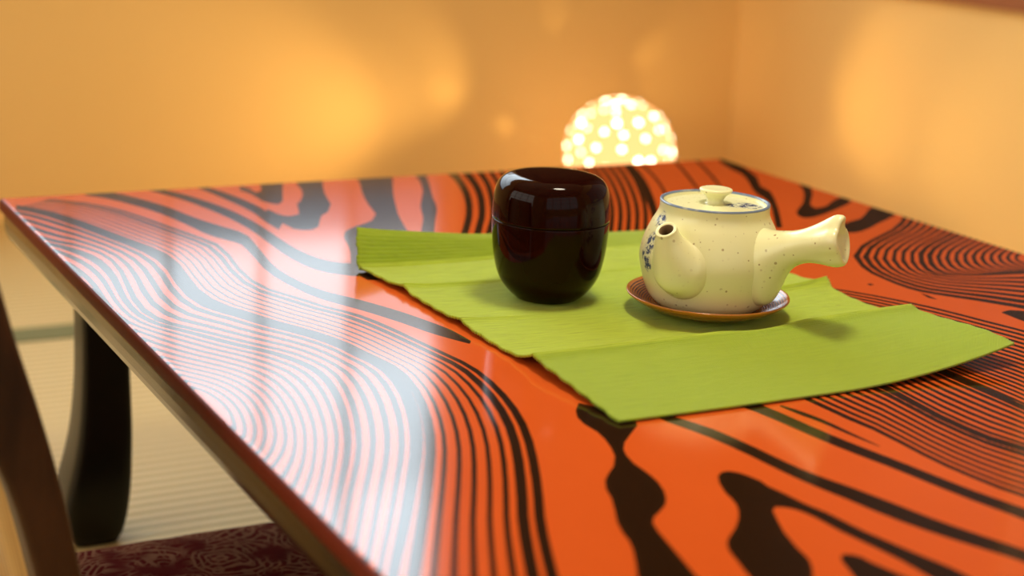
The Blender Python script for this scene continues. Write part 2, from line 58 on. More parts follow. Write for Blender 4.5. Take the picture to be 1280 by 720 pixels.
"8277,-4075 8089,-4188 7910,-4288 7736,-4382 7531,-4519 7297,-4756 7170,-4959 7149,-5073 7197,-5130 7268,-5171 7345,-5205 7431,-5232 7521,-5261 7619,-5296 7723,-5336 7827,-5381 7930,-5431 8034,-5484 8144,-5537 8272,-5593 8417,-5650 8574,-5709 8740,-5768 8912,-5828 9088,-5890 9265,-5952 9442,-6016 9616,-6079 9790,-6143 9967,-6208 10146,-6273 10327,-6339 10510,-6405 10695,-6472 10880,-6539 11067,-6606 11253,-6673 11425,-6736 11678,-6826 12124,-6983 12681,-7179 13257,-7382 13832,-7584 14444,-7799 15077,-8022 15713,-8246 15805,-8209 15165,-7984 14528,-7760 13913,-7544 13335,-7341 12756,-7138 12197,-6941 11748,-6783 11491,-6694 11315,-6634 11124,-6569 10933,-6503 10744,-6438 10556,-6374 10369,-6310 10184,-6246 10001,-6183 9821,-6120 9643,-6058 9466,-5997 9287,-5935 9108,-5873 8932,-5812 8760,-5751 8594,-5692 8436,-5634 8291,-5576 8163,-5521 8053,-5467 7948,-5414 7845,-5364 7741,-5319 7637,-5279 7539,-5243 7448,-5214 7362,-5187 7288,-5150 7223,-5104 7202,-5024 7258,-4894 7373,-4731 7510,-4589 7682,-4462 7856,-4361 8033,-4264 8217,-4157",
"8273,-4159 8096,-4263 7926,-4357 7758,-4450 7552,-4597 7343,-4828 7252,-4998 7252,-5088 7307,-5136 7375,-5174 7450,-5205 7532,-5232 7621,-5266 7718,-5307 7821,-5353 7923,-5405 8026,-5460 8131,-5518 8241,-5577 8366,-5637 8506,-5697 8655,-5758 8812,-5820 8974,-5882 9140,-5946 9307,-6010 9473,-6075 9636,-6141 9800,-6207 9965,-6274 10133,-6341 10303,-6409 10474,-6477 10646,-6545 10819,-6614 10992,-6682 11166,-6751 11324,-6814 11578,-6913 12010,-7080 12540,-7285 13080,-7493 13621,-7702 14194,-7923 14784,-8151 15376,-8380 15464,-8344 14870,-8115 14276,-7886 13700,-7663 13157,-7454 12614,-7244 12082,-7039 11647,-6871 11389,-6773 11227,-6712 11049,-6645 10871,-6579 10695,-6512 10519,-6446 10344,-6380 10170,-6314 9999,-6249 9830,-6185 9662,-6121 9496,-6057 9328,-5994 9160,-5930 8994,-5866 8832,-5803 8675,-5742 8525,-5681 8385,-5620 8260,-5560 8150,-5501 8045,-5443 7942,-5388 7839,-5336 7736,-5290 7639,-5249 7550,-5215 7467,-5188 7394,-5154 7331,-5112 7296,-5047 7333,-4934 7431,-4785 7550,-4653 7706,-4530 7872,-4430 8040,-4339 8213,-4239",
"8269,-4242 8103,-4338 7943,-4426 7779,-4518 7571,-4680 7398,-4894 7341,-5029 7358,-5100 7417,-5141 7482,-5176 7554,-5206 7634,-5236 7722,-5276 7819,-5322 7920,-5374 8021,-5432 8125,-5492 8230,-5554 8340,-5617 8462,-5681 8596,-5745 8738,-5809 8885,-5873 9037,-5937 9192,-6003 9348,-6069 9504,-6135 9657,-6203 9810,-6271 9965,-6340 10121,-6409 10279,-6478 10438,-6548 10598,-6618 10758,-6688 10919,-6758 11079,-6828 11225,-6892 11479,-7001 11896,-7179 12398,-7392 12902,-7606 13408,-7821 13943,-8049 14490,-8281 15037,-8514 15123,-8479 14573,-8246 14023,-8012 13486,-7784 12977,-7568 12471,-7352 11967,-7138 11547,-6960 11290,-6852 11140,-6790 10975,-6722 10810,-6654 10646,-6586 10482,-6518 10319,-6450 10157,-6383 9997,-6316 9839,-6250 9682,-6184 9526,-6119 9369,-6052 9213,-5986 9057,-5921 8905,-5856 8757,-5792 8615,-5729 8482,-5664 8359,-5601 8249,-5537 8144,-5475 8040,-5415 7938,-5357 7837,-5305 7740,-5258 7651,-5218 7572,-5189 7500,-5158 7440,-5118 7396,-5065 7413,-4969 7491,-4837 7597,-4712 7731,-4598 7889,-4499 8047,-4412 8209,-4321",
"8264,-4324 8110,-4411 7959,-4494 7798,-4589 7592,-4767 7465,-4949 7437,-5054 7469,-5108 7525,-5146 7588,-5179 7657,-5207 7735,-5243 7824,-5289 7920,-5341 8020,-5399 8121,-5462 8225,-5526 8330,-5593 8440,-5660 8560,-5727 8688,-5794 8821,-5860 8959,-5926 9101,-5993 9245,-6060 9391,-6128 9536,-6196 9678,-6266 9820,-6336 9964,-6406 10109,-6477 10255,-6548 10402,-6620 10550,-6691 10697,-6762 10845,-6834 10993,-6905 11127,-6971 11381,-7091 11782,-7279 12254,-7501 12722,-7721 13194,-7942 13688,-8175 14194,-8412 14696,-8649 14779,-8615 14274,-8378 13766,-8139 13269,-7906 12796,-7683 12326,-7463 11852,-7239 11449,-7050 11192,-6931 11053,-6867 10901,-6798 10749,-6729 10597,-6659 10445,-6590 10295,-6521 10145,-6452 9996,-6384 9848,-6315 9702,-6248 9557,-6180 9411,-6112 9266,-6044 9121,-5976 8979,-5910 8841,-5844 8707,-5777 8579,-5710 8460,-5643 8350,-5576 8244,-5509 8140,-5445 8039,-5382 7938,-5324 7842,-5272 7753,-5225 7675,-5190 7607,-5161 7547,-5124 7500,-5078 7499,-5000 7556,-4886 7650,-4766 7759,-4665 7906,-4567 8055,-4485 8205,-4402",
"8260,-4405 8118,-4484 7976,-4561 7813,-4663 7624,-4851 7545,-4993 7539,-5072 7579,-5115 7632,-5151 7693,-5181 7759,-5212 7837,-5255 7926,-5307 8023,-5365 8122,-5428 8223,-5494 8328,-5563 8433,-5633 8542,-5703 8658,-5774 8780,-5844 8906,-5912 9034,-5980 9166,-6049 9299,-6118 9433,-6188 9567,-6258 9699,-6329 9831,-6401 9963,-6473 10097,-6546 10231,-6618 10366,-6691 10501,-6764 10636,-6837 10772,-6910 10906,-6982 11032,-7050 11284,-7183 11667,-7382 12108,-7612 12540,-7838 12975,-8065 13430,-8303 13894,-8545 14353,-8784 14433,-8752 13971,-8511 13506,-8269 13049,-8030 12611,-7801 12178,-7575 11735,-7343 11351,-7143 11096,-7010 10965,-6944 10827,-6874 10687,-6804 10548,-6733 10409,-6663 10270,-6592 10132,-6522 9994,-6451 9858,-6381 9722,-6312 9588,-6242 9454,-6172 9320,-6102 9186,-6033 9054,-5964 8926,-5896 8800,-5827 8678,-5757 8562,-5687 8452,-5616 8347,-5546 8242,-5477 8141,-5411 8041,-5347 7945,-5289 7856,-5237 7778,-5194 7711,-5164 7654,-5129 7607,-5088 7591,-5025 7627,-4930 7707,-4816 7791,-4730 7924,-4635 8062,-4557 8202,-4482",
"8256,-4486 8125,-4556 7992,-4629 7822,-4746 7674,-4923 7635,-5025 7646,-5084 7688,-5121 7738,-5155 7796,-5184 7861,-5221 7941,-5271 8030,-5329 8126,-5392 8225,-5459 8327,-5530 8432,-5602 8537,-5675 8645,-5749 8758,-5822 8873,-5894 8990,-5965 9109,-6035 9230,-6106 9352,-6177 9475,-6248 9598,-6320 9720,-6393 9840,-6466 9962,-6540 10084,-6615 10207,-6689 10330,-6763 10452,-6837 10575,-6911 10698,-6985 10818,-7058 10938,-7130 11187,-7277 11549,-7488 11958,-7726 12353,-7957 12753,-8190 13168,-8433 13589,-8679 14005,-8922 14082,-8891 13665,-8647 13242,-8400 12824,-8156 12423,-7921 12027,-7690 11617,-7450 11254,-7237 11001,-7091 10877,-7021 10752,-6950 10626,-6879 10499,-6807 10372,-6735 10245,-6663 10118,-6591 9992,-6519 9867,-6448 9742,-6377 9619,-6304 9496,-6232 9373,-6161 9250,-6090 9129,-6019 9011,-5949 8893,-5878 8777,-5805 8665,-5732 8556,-5658 8451,-5585 8346,-5513 8244,-5442 8145,-5375 8049,-5311 7959,-5253 7880,-5203 7814,-5166 7760,-5134 7715,-5095 7688,-5045 7706,-4967 7765,-4866 7832,-4789 7942,-4704 8070,-4628 8198,-4561",
"8252,-4566 8133,-4628 8005,-4699 7827,-4842 7743,-4977 7734,-5047 7755,-5092 7794,-5127 7842,-5159 7896,-5190 7964,-5235 8045,-5291 8135,-5354 8231,-5422 8330,-5494 8432,-5567 8536,-5643 8642,-5719 8748,-5795 8857,-5871 8966,-5945 9075,-6018 9183,-6090 9293,-6163 9404,-6236 9516,-6309 9628,-6383 9739,-6457 9849,-6532 9960,-6608 10070,-6683 10181,-6759 10292,-6835 10402,-6910 10513,-6985 10623,-7060 10728,-7133 10845,-7212 11089,-7373 11428,-7596 11803,-7843 12161,-8078 12524,-8317 12900,-8565 13279,-8814 13653,-9060 13727,-9031 13352,-8784 12972,-8533 12594,-8284 12229,-8044 11870,-7807 11495,-7559 11154,-7335 10909,-7173 10787,-7096 10677,-7026 10563,-6953 10448,-6880 10333,-6807 10218,-6734 10103,-6661 9989,-6588 9874,-6514 9761,-6441 9649,-6367 9537,-6293 9425,-6220 9314,-6147 9204,-6074 9095,-6002 8986,-5929 8877,-5854 8768,-5778 8661,-5702 8556,-5626 8452,-5551 8349,-5477 8250,-5405 8154,-5337 8064,-5274 7982,-5217 7915,-5172 7864,-5138 7821,-5102 7792,-5058 7793,-4995 7826,-4916 7883,-4839 7963,-4771 8079,-4699 8194,-4639",
"8248,-4646 8141,-4698 8012,-4773 7857,-4929 7832,-5011 7837,-5061 7862,-5099 7898,-5132 7942,-5164 7995,-5201 8066,-5253 8149,-5315 8240,-5383 8336,-5455 8435,-5530 8538,-5607 8641,-5684 8746,-5763 8851,-5842 8955,-5920 9057,-5997 9158,-6072 9256,-6146 9355,-6220 9455,-6295 9555,-6370 9656,-6445 9756,-6521 9856,-6598 9956,-6675 10055,-6752 10154,-6829 10252,-6906 10351,-6983 10449,-7059 10546,-7135 10638,-7207 10753,-7296 10987,-7472 11301,-7707 11641,-7962 11962,-8202 12289,-8447 12625,-8699 12963,-8953 13294,-9201 13366,-9173 13033,-8923 12695,-8669 12357,-8415 12029,-8169 11707,-7927 11367,-7671 11052,-7434 10816,-7258 10697,-7171 10601,-7102 10499,-7028 10396,-6954 10293,-6879 10190,-6805 10087,-6730 9984,-6656 9880,-6581 9778,-6506 9677,-6430 9576,-6354 9476,-6279 9376,-6204 9277,-6130 9178,-6056 9078,-5980 8975,-5903 8871,-5825 8766,-5747 8661,-5668 8557,-5590 8455,-5513 8355,-5438 8259,-5366 8168,-5298 8086,-5236 8015,-5182 7964,-5142 7925,-5107 7897,-5066 7887,-5017 7892,-4961 7932,-4888 7989,-4836 8088,-4768 8191,-4717",
"5187,-4843 5351,-4986 5495,-5134 5631,-5303 5754,-5496 5862,-5707 5956,-5924 6030,-6153 6094,-6387 6163,-6615 6217,-6835 6267,-7075 6328,-7361 6394,-7664 6459,-7968 6521,-8259 6581,-8539 6641,-8814 6698,-9082 6754,-9342 6805,-9580 6874,-9893 6973,-10336 7071,-10775 7169,-11209 7261,-11620 7331,-11596 7241,-11181 7146,-10743 7050,-10299 6953,-9852 6883,-9537 6829,-9299 6770,-9039 6710,-8770 6648,-8495 6584,-8215 6518,-7924 6450,-7622 6382,-7319 6317,-7034 6264,-6795 6208,-6575 6137,-6348 6072,-6114 5996,-5885 5899,-5669 5788,-5460 5660,-5270 5521,-5103 5374,-4958 5207,-4818",
"5159,-4898 5316,-5050 5453,-5205 5583,-5380 5697,-5580 5798,-5794 5885,-6014 5955,-6242 6015,-6474 6080,-6699 6129,-6919 6173,-7162 6228,-7449 6287,-7753 6346,-8056 6402,-8347 6456,-8626 6509,-8900 6561,-9168 6611,-9426 6657,-9663 6719,-9975 6808,-10415 6896,-10851 6983,-11281 7066,-11687 7134,-11664 7054,-11254 6969,-10820 6882,-10380 6796,-9935 6733,-9621 6684,-9384 6631,-9126 6577,-8858 6520,-8584 6463,-8305 6404,-8014 6342,-7712 6280,-7408 6222,-7122 6175,-6880 6124,-6660 6057,-6435 5995,-6204 5924,-5975 5834,-5757 5730,-5544 5612,-5347 5479,-5175 5339,-5022 5178,-4874",
"5131,-4953 5281,-5113 5413,-5275 5535,-5455 5642,-5661 5734,-5880 5815,-6101 5881,-6329 5937,-6559 5997,-6781 6042,-7002 6081,-7247 6130,-7536 6182,-7840 6235,-8143 6285,-8433 6334,-8712 6381,-8985 6427,-9251 6472,-9508 6512,-9743 6568,-10054 6647,-10492 6726,-10924 6804,-11350 6877,-11752 6943,-11729 6872,-11324 6796,-10894 6720,-10458 6643,-10016 6586,-9703 6543,-9468 6496,-9210 6447,-8944 6397,-8671 6345,-8392 6292,-8102 6237,-7800 6181,-7496 6129,-7208 6087,-6964 6040,-6744 5978,-6521 5920,-6292 5854,-6064 5770,-5844 5674,-5627 5564,-5424 5438,-5246 5304,-5086 5150,-4929",
"5104,-5007 5247,-5175 5373,-5344 5489,-5529 5588,-5741 5672,-5964 5747,-6188 5808,-6415 5860,-6642 5916,-6863 5956,-7083 5991,-7330 6034,-7620 6080,-7925 6127,-8228 6171,-8517 6214,-8795 6256,-9068 6297,-9332 6336,-9588 6372,-9822 6421,-10132 6492,-10566 6561,-10995 6630,-11417 6694,-11814 6758,-11793 6696,-11392 6629,-10967 6562,-10534 6494,-10095 6444,-9783 6405,-9549 6363,-9293 6320,-9028 6275,-8755 6230,-8478 6182,-8188 6133,-7886 6084,-7582 6038,-7292 6001,-7046 5959,-6826 5901,-6605 5847,-6378 5784,-6152 5707,-5930 5619,-5708 5517,-5499 5398,-5316 5269,-5149 5122,-4984",
"5077,-5061 5213,-5236 5333,-5413 5444,-5602 5534,-5819 5612,-6047 5680,-6272 5736,-6499 5785,-6724 5837,-6942 5872,-7163 5902,-7412 5940,-7703 5980,-8008 6021,-8311 6060,-8600 6097,-8877 6134,-9148 6169,-9412 6204,-9666 6235,-9898 6278,-10207 6340,-10639 6401,-11064 6461,-11482 6517,-11875 6579,-11854 6525,-11458 6467,-11036 6408,-10607 6349,-10171 6305,-9860 6271,-9628 6235,-9373 6196,-9110 6157,-8838 6117,-8561 6075,-8272 6032,-7970 5988,-7666 5948,-7375 5916,-7127 5878,-6906 5825,-6688 5775,-6463 5717,-6237 5645,-6013 5565,-5788 5471,-5572 5358,-5385 5235,-5211 5095,-5038",
"5050,-5114 5180,-5297 5294,-5480 5399,-5673 5482,-5896 5552,-6128 5614,-6356 5666,-6581 5711,-6804 5758,-7021 5789,-7242 5815,-7493 5847,-7785 5882,-8090 5917,-8392 5951,-8680 5983,-8956 6015,-9227 6045,-9489 6075,-9742 6102,-9972 6139,-10280 6193,-10709 6246,-11131 6297,-11545 6346,-11933 6405,-11913 6359,-11522 6310,-11104 6259,-10679 6208,-10246 6170,-9936 6141,-9705 6109,-9452 6076,-9189 6042,-8919 6007,-8643 5970,-8355 5933,-8053 5895,-7748 5860,-7457 5832,-7206 5799,-6986 5750,-6769 5704,-6547 5650,-6321 5585,-6095 5512,-5866 5426,-5645 5318,-5452 5201,-5272 5068,-5092",
"5023,-5167 5147,-5357 5256,-5546 5356,-5744 5431,-5972 5494,-6208 5550,-6437 5597,-6662 5638,-6883 5681,-7098 5708,-7319 5729,-7572 5756,-7865 5786,-8170 5815,-8472 5844,-8759 5871,-9034 5898,-9303 5924,-9564 5949,-9816 5972,-10045 6004,-10351 6050,-10778 6094,-11195 6138,-11605 6180,-11989 6237,-11970 6198,-11583 6156,-11170 6114,-10748 6071,-10318 6039,-10009 6013,-9780 5986,-9528 5958,-9267 5929,-8998 5899,-8722 5868,-8435 5835,-8134 5803,-7829 5773,-7537 5750,-7284 5721,-7064 5677,-6849 5634,-6629 5585,-6404 5526,-6176 5460,-5942 5381,-5716 5280,-5519 5168,-5333 5040,-5146",
"4996,-5219 5114,-5416 5218,-5611 5313,-5813 5381,-6046 5436,-6286 5486,-6517 5529,-6742 5567,-6961 5605,-7174 5628,-7395 5645,-7649 5667,-7943 5691,-8249 5716,-8550 5740,-8836 5762,-9110 5784,-9378 5806,-9638 5827,-9888 5845,-10115 5872,-10421 5910,-10844 5948,-11258 5984,-11664 6018,-12044 6074,-12026 6042,-11643 6008,-11234 5973,-10816 5937,-10388 5910,-10081 5889,-9853 5866,-9603 5843,-9343 5818,-9075 5794,-8800 5767,-8514 5740,-8214 5713,-7909 5688,-7615 5669,-7361 5645,-7140 5604,-6928 5565,-6709 5521,-6485 5468,-6255 5409,-6018 5338,-5786 5242,-5585 5135,-5392 5014,-5199",
"4970,-5271 5082,-5475 5181,-5675 5270,-5881 5332,-6119 5380,-6362 5424,-6596 5463,-6820 5496,-7037 5531,-7249 5549,-7470 5562,-7726 5580,-8020 5599,-8326 5619,-8626 5638,-8911 5656,-9185 5673,-9452 5690,-9710 5707,-9958 5722,-10184 5743,-10488 5774,-10909 5805,-11319 5834,-11721 5862,-12097 5916,-12079 5891,-11701 5863,-11296 5835,-10882 5807,-10457 5785,-10151 5768,-9925 5750,-9676 5730,-9417 5710,-9150 5690,-8877 5669,-8592 5647,-8291 5625,-7986 5605,-7693 5590,-7437 5569,-7216 5533,-7005 5498,-6788 5458,-6565 5411,-6333 5359,-6091 5295,-5855 5204,-5650 5102,-5451 4987,-5251",
"4944,-5323 5051,-5532 5145,-5738 5229,-5948 5284,-6190 5326,-6437 5363,-6673 5398,-6897 5427,-7113 5457,-7322 5472,-7544 5481,-7801 5494,-8096 5508,-8401 5523,-8701 5538,-8985 5551,-9257 5565,-9523 5578,-9780 5590,-10027 5601,-10251 5618,-10554 5642,-10972 5666,-11379 5689,-11777 5710,-12148 5763,-12131 5743,-11757 5723,-11356 5702,-10945 5680,-10524 5663,-10219 5650,-9995 5635,-9747 5620,-9490 5605,-9224 5589,-8952 5572,-8667 5555,-8368 5538,-8063 5523,-7769 5512,-7512 5495,-7290 5464,-7081 5432,-6866 5396,-6643 5355,-6409 5311,-6164 5253,-5923 5167,-5714 5070,-5510 4961,-5303",
"4918,-5374 5019,-5589 5109,-5800 5188,-6014 5237,-6260 5272,-6511 5304,-6749 5333,-6973 5359,-7186 5385,-7394 5395,-7616 5401,-7875 5410,-8170 5419,-8475 5430,-8774 5440,-9057 5449,-9329 5459,-9593 5468,-9849 5476,-10094 5484,-10316 5496,-10618 5513,-11033 5531,-11436 5547,-11830 5563,-12198 5614,-12181 5600,-11811 5586,-11414 5571,-11007 5556,-10589 5544,-10285 5534,-10063 5524,-9817 5513,-9561 5502,-9296 5490,-9025 5478,-8742 5465,-8443 5453,-8138 5442,-7843 5435,-7585 5422,-7363 5395,-7156 5367,-6943 5336,-6720 5301,-6484 5263,-6235 5212,-5990 5131,-5777 5039,-5567 4935,-5354",
"4892,-5424 4988,-5646 5073,-5862 5148,-6079 5191,-6329 5219,-6583 5245,-6823 5270,-7047 5292,-7259 5314,-7465 5321,-7688 5322,-7947 5327,-8243 5332,-8548 5338,-8846 5344,-9128 5349,-9398 5355,-9661 5360,-9916 5365,-10159 5369,-10380 5377,-10680 5388,-11092 5399,-11492 5410,-11882 5419,-12246 5469,-12230 5461,-11864 5453,-11471 5444,-11068 5435,-10652 5428,-10350 5422,-10129 5415,-9885 5408,-9630 5401,-9367 5393,-9096 5385,-8814 5377,-8516 5369,-8212 5363,-7917 5359,-7657 5350,-7435 5327,-7229 5304,-7018 5276,-6795 5247,-6557 5216,-6305 5171,-6055 5095,-5839 5007,-5624 4909,-5406",
"4867,-5475 4958,-5702 5038,-5922 5109,-6143 5146,-6397 5167,-6655 5188,-6896 5208,-7120 5227,-7331 5243,-7535 5247,-7758 5245,-8019 5246,-8315 5247,-8619 5248,-8916 5250,-9197 5252,-9466 5253,-9728 5255,-9981 5256,-10223 5257,-10442 5260,-10741 5266,-11150 5271,-11547 5276,-11933 5280,-12292 5328,-12277 5326,-11915 5323,-11526 5320,-11127 5318,-10714 5315,-10413 5312,-10194 5308,-9951 5305,-9698 5302,-9436 5298,-9167 5294,-8886 5291,-8588 5287,-8284 5285,-7989 5284,-7728 5280,-7506 5261,-7301 5241,-7092 5218,-6869 5195,-6629 5170,-6373 5131,-6120 5059,-5900 4976,-5681 4883,-5456",
"4842,-5524 4927,-5757 5004,-5982 5070,-6206 5101,-6463 5116,-6724 5131,-6968 5148,-7192 5162,-7401 5174,-7604 5174,-7827 5169,-8089 5166,-8385 5163,-8689 5160,-8985 5158,-9265 5156,-9533 5154,-9794 5152,-10045 5150,-10285 5148,-10503 5147,-10800 5146,-11207 5146,-11599 5145,-11982 5145,-12337 5192,-12323 5194,-11965 5197,-11580 5200,-11184 5203,-10774 5204,-10475 5204,-10257 5204,-10016 5205,-9764 5205,-9504 5205,-9235 5205,-8956 5206,-8659 5207,-8356 5208,-8060 5211,-7798 5210,-7575 5196,-7372 5179,-7164 5161,-6942 5143,-6700 5125,-6440 5092,-6183 5024,-5960 4946,-5736 4857,-5506",
"4817,-5574 4897,-5811 4970,-6041 5032,-6268 5058,-6528 5067,-6793 5076,-7039 5088,-7263 5099,-7470 5106,-7672 5103,-7895 5095,-8158 5087,-8454 5080,-8757 5074,-9053 5068,-9332 5062,-9598 5057,-9858 5051,-10107 5046,-10346 5041,-10563 5036,-10858 5030,-11261 5024,-11651 5019,-12030 5013,-12381 5059,-12367 5066,-12013 5074,-11632 5082,-11239 5091,-10833 5096,-10535 5099,-10319 5103,-10079 5106,-9829 5110,-9570 5114,-9303 5118,-9024 5122,-8729 5127,-8426 5133,-8130 5139,-7867 5141,-7644 5132,-7442 5119,-7236 5105,-7013 5093,-6769 5081,-6507 5054,-6246 4990,-6020 4915,-5792 4832,-5556",
"4792,-5623 4868,-5865 4936,-6100 4995,-6329 5015,-6592 5018,-6860 5022,-7108 5029,-7332 5036,-7538 5039,-7739 5032,-7963 5021,-8226 5010,-8522 5000,-8825 4989,-9119 4980,-9397 4970,-9662 4961,-9920 4953,-10169 4945,-10406 4937,-10621 4928,-10915 4917,-11315 4906,-11701 4895,-12076 4885,-12424 4929,-12410 4941,-12060 4954,-11683 4967,-11294 4981,-10890 4990,-10594 4996,-10379 5003,-10141 5010,-9893 5017,-9635 5025,-9369 5032,-9091 5041,-8797 5050,-8494 5059,-8198 5068,-7935 5073,-7712 5068,-7511 5060,-7306 5050,-7083 5043,-6838 5038,-6571 5016,-6308 4956,-6079 4885,-5846 4807,-5605",
"4767,-5671 4839,-5919 4903,-6157 4958,-6389 4974,-6655 4970,-6926 4968,-7176 4971,-7400 4975,-7605 4973,-7805 4963,-8029 4949,-8293 4935,-8589 4920,-8891 4906,-9184 4893,-9461 4880,-9725 4868,-9982 4857,-10228 4845,-10464 4835,-10677 4822,-10970 4806,-11367 4790,-11750 4775,-12121 4761,-12465 4803,-12452 4820,-12106 4837,-11732 4855,-11347 4874,-10946 4887,-10652 4896,-10438 4906,-10202 4916,-9955 4926,-9698 4937,-9434 4948,-9157 4960,-8864 4973,-8562 4986,-8266 4998,-8002 5007,-7778 5006,-7579 5001,-7375 4996,-7152 4995,-6905 4995,-6635 4979,-6369 4923,-6137 4856,-5900 4782,-5654",
"4743,-5719 4810,-5971 4871,-6214 4922,-6448 4933,-6717 4923,-6991 4916,-7243 4915,-7467 4914,-7671 4908,-7870 4895,-8094 4878,-8359 4860,-8655 4842,-8956 4825,-9248 4808,-9524 4792,-9787 4777,-10042 4762,-10287 4748,-10521 4736,-10732 4719,-11024 4698,-11418 4678,-11797 4658,-12164 4639,-12505 4681,-12493 4701,-12150 4723,-11780 4746,-11398 4770,-11001 4786,-10708 4798,-10496 4810,-10261 4823,-10016 4837,-9760 4851,-9497 4866,-9222 4882,-8929 4898,-8628 4914,-8333 4929,-8068 4941,-7844 4945,-7646 4944,-7443 4943,-7220 4947,-6971 4954,-6698 4942,-6429 4890,-6194 4827,-5953 4758,-5703",
"4691,-5797 4752,-6054 4808,-6301 4852,-6540 4858,-6809 4844,-7085 4831,-7337 4826,-7560 4824,-7760 4819,-7953 4808,-8173 4795,-8434 4780,-8724 4765,-9020 4750,-9308 4737,-9578 4723,-9837 4706,-10090 4688,-10335 4668,-10570 4649,-10781 4627,-11072 4601,-11464 4576,-11840 4552,-12204 4529,-12541 4554,-12534 4578,-12196 4604,-11830 4631,-11452 4659,-11058 4677,-10768 4687,-10560 4699,-10329 4714,-10086 4732,-9832 4755,-9567 4779,-9289 4805,-8994 4831,-8688 4857,-8388 4881,-8118 4901,-7889 4915,-7687 4920,-7482 4925,-7258 4935,-7005 4948,-6728 4940,-6454 4888,-6218 4827,-5975 4761,-5720",
"4643,-5857 4700,-6114 4751,-6364 4790,-6606 4794,-6876 4778,-7151 4764,-7404 4760,-7628 4759,-7827 4760,-8015 4755,-8228 4749,-8481 4742,-8764 4735,-9052 4728,-9333 4722,-9598 4714,-9854 4706,-10102 4699,-10341 4690,-10570 4682,-10777 4671,-11063 4660,-11450 4648,-11823 4636,-12185 4626,-12521 4638,-12518 4649,-12181 4661,-11818 4674,-11444 4687,-11055 4696,-10770 4700,-10565 4707,-10336 4715,-10097 4723,-9849 4732,-9593 4743,-9324 4755,-9039 4767,-8745 4780,-8458 4791,-8201 4800,-7983 4804,-7791 4806,-7590 4810,-7365 4823,-7112 4838,-6837 4834,-6565 4790,-6323 4737,-6075 4677,-5820",
"4578,-5935 4630,-6193 4675,-6445 4708,-6693 4709,-6962 4692,-7235 4675,-7489 4671,-7713 4673,-7910 4681,-8092 4685,-8296 4688,-8539 4691,-8811 4695,-9091 4699,-9364 4703,-9622 4705,-9871 4707,-10113 4708,-10347 4708,-10572 4708,-10776 4708,-11056 4711,-11438 4713,-11808 4715,-12167 4717,-12503 4730,-12499 4728,-12163 4727,-11802 4725,-11432 4724,-11049 4721,-10769 4718,-10567 4716,-10343 4715,-10108 4714,-9866 4713,-9616 4714,-9354 4716,-9077 4717,-8793 4719,-8516 4721,-8269 4721,-8060 4717,-7874 4716,-7676 4720,-7451 4736,-7197 4752,-6923 4751,-6652 4714,-6406 4666,-6155 4612,-5898",
"4514,-6012 4561,-6271 4600,-6526 4627,-6778 4626,-7046 4607,-7317 4589,-7573 4585,-7797 4589,-7992 4604,-8168 4616,-8363 4628,-8596 4641,-8859 4656,-9129 4671,-9394 4684,-9645 4696,-9888 4707,-10125 4717,-10354 4726,-10574 4733,-10775 4745,-11050 4762,-11426 4779,-11792 4795,-12149 4811,-12483 4823,-12479 4808,-12145 4793,-11787 4777,-11420 4760,-11043 4747,-10768 4736,-10569 4725,-10349 4715,-10120 4705,-9883 4694,-9639 4685,-9384 4676,-9115 4667,-8840 4658,-8573 4651,-8336 4644,-8136 4632,-7957 4629,-7761 4633,-7536 4650,-7281 4669,-7008 4669,-6738 4639,-6487 4597,-6233 4547,-5976",
"4451,-6087 4493,-6347 4527,-6605 4548,-6861 4545,-7128 4524,-7399 4504,-7654 4500,-7879 4506,-8072 4528,-8242 4548,-8430 4568,-8652 4592,-8905 4617,-9167 4642,-9424 4666,-9668 4687,-9905 4707,-10136 4726,-10360 4744,-10577 4759,-10774 4781,-11044 4814,-11414 4845,-11776 4876,-12131 4905,-12463 4918,-12459 4889,-12126 4859,-11771 4828,-11408 4797,-11036 4772,-10767 4753,-10572 4734,-10356 4715,-10131 4695,-9900 4676,-9662 4657,-9414 4637,-9153 4618,-8887 4599,-8629 4583,-8402 4568,-8210 4549,-8037 4543,-7843 4547,-7618 4566,-7363 4586,-7091 4589,-6823 4565,-6567 4528,-6310 4484,-6052",
"4389,-6162 4426,-6422 4454,-6683 4470,-6943 4465,-7209 4442,-7478 4420,-7735 4417,-7959 4426,-8151 4454,-8315 4481,-8495 4509,-8708 4543,-8952 4578,-9205 4613,-9454 4647,-9692 4677,-9922 4706,-10148 4735,-10367 4762,-10579 4785,-10773 4818,-11037 4866,-11402 4912,-11760 4958,-12112 5001,-12442 5014,-12438 4971,-12107 4926,-11755 4880,-11396 4833,-11030 4798,-10766 4771,-10574 4743,-10363 4715,-10143 4686,-9917 4657,-9685 4628,-9444 4599,-9190 4569,-8933 4540,-8685 4516,-8468 4493,-8284 4467,-8116 4459,-7924 4462,-7700 4483,-7444 4505,-7173 4510,-6905 4492,-6646 4461,-6386 4422,-6127",
"4329,-6235 4360,-6496 4383,-6759 4393,-7023 4386,-7288 4362,-7557 4338,-7813 4336,-8038 4346,-8228 4381,-8387 4415,-8560 4452,-8764 4495,-8998 4540,-9242 4585,-9484 4628,-9715 4668,-9939 4706,-10159 4744,-10374 4780,-10582 4811,-10772 4854,-11031 4918,-11390 4980,-11743 5041,-12092 5098,-12421 5111,-12417 5054,-12088 4993,-11738 4932,-11384 4869,-11024 4823,-10765 4788,-10577 4752,-10369 4715,-10154 4676,-9934 4638,-9708 4600,-9473 4560,-9228 4520,-8979 4482,-8740 4449,-8532 4419,-8356 4387,-8194 4377,-8004 4380,-7779 4402,-7523 4426,-7253 4433,-6987 4420,-6723 4394,-6461 4360,-6201",
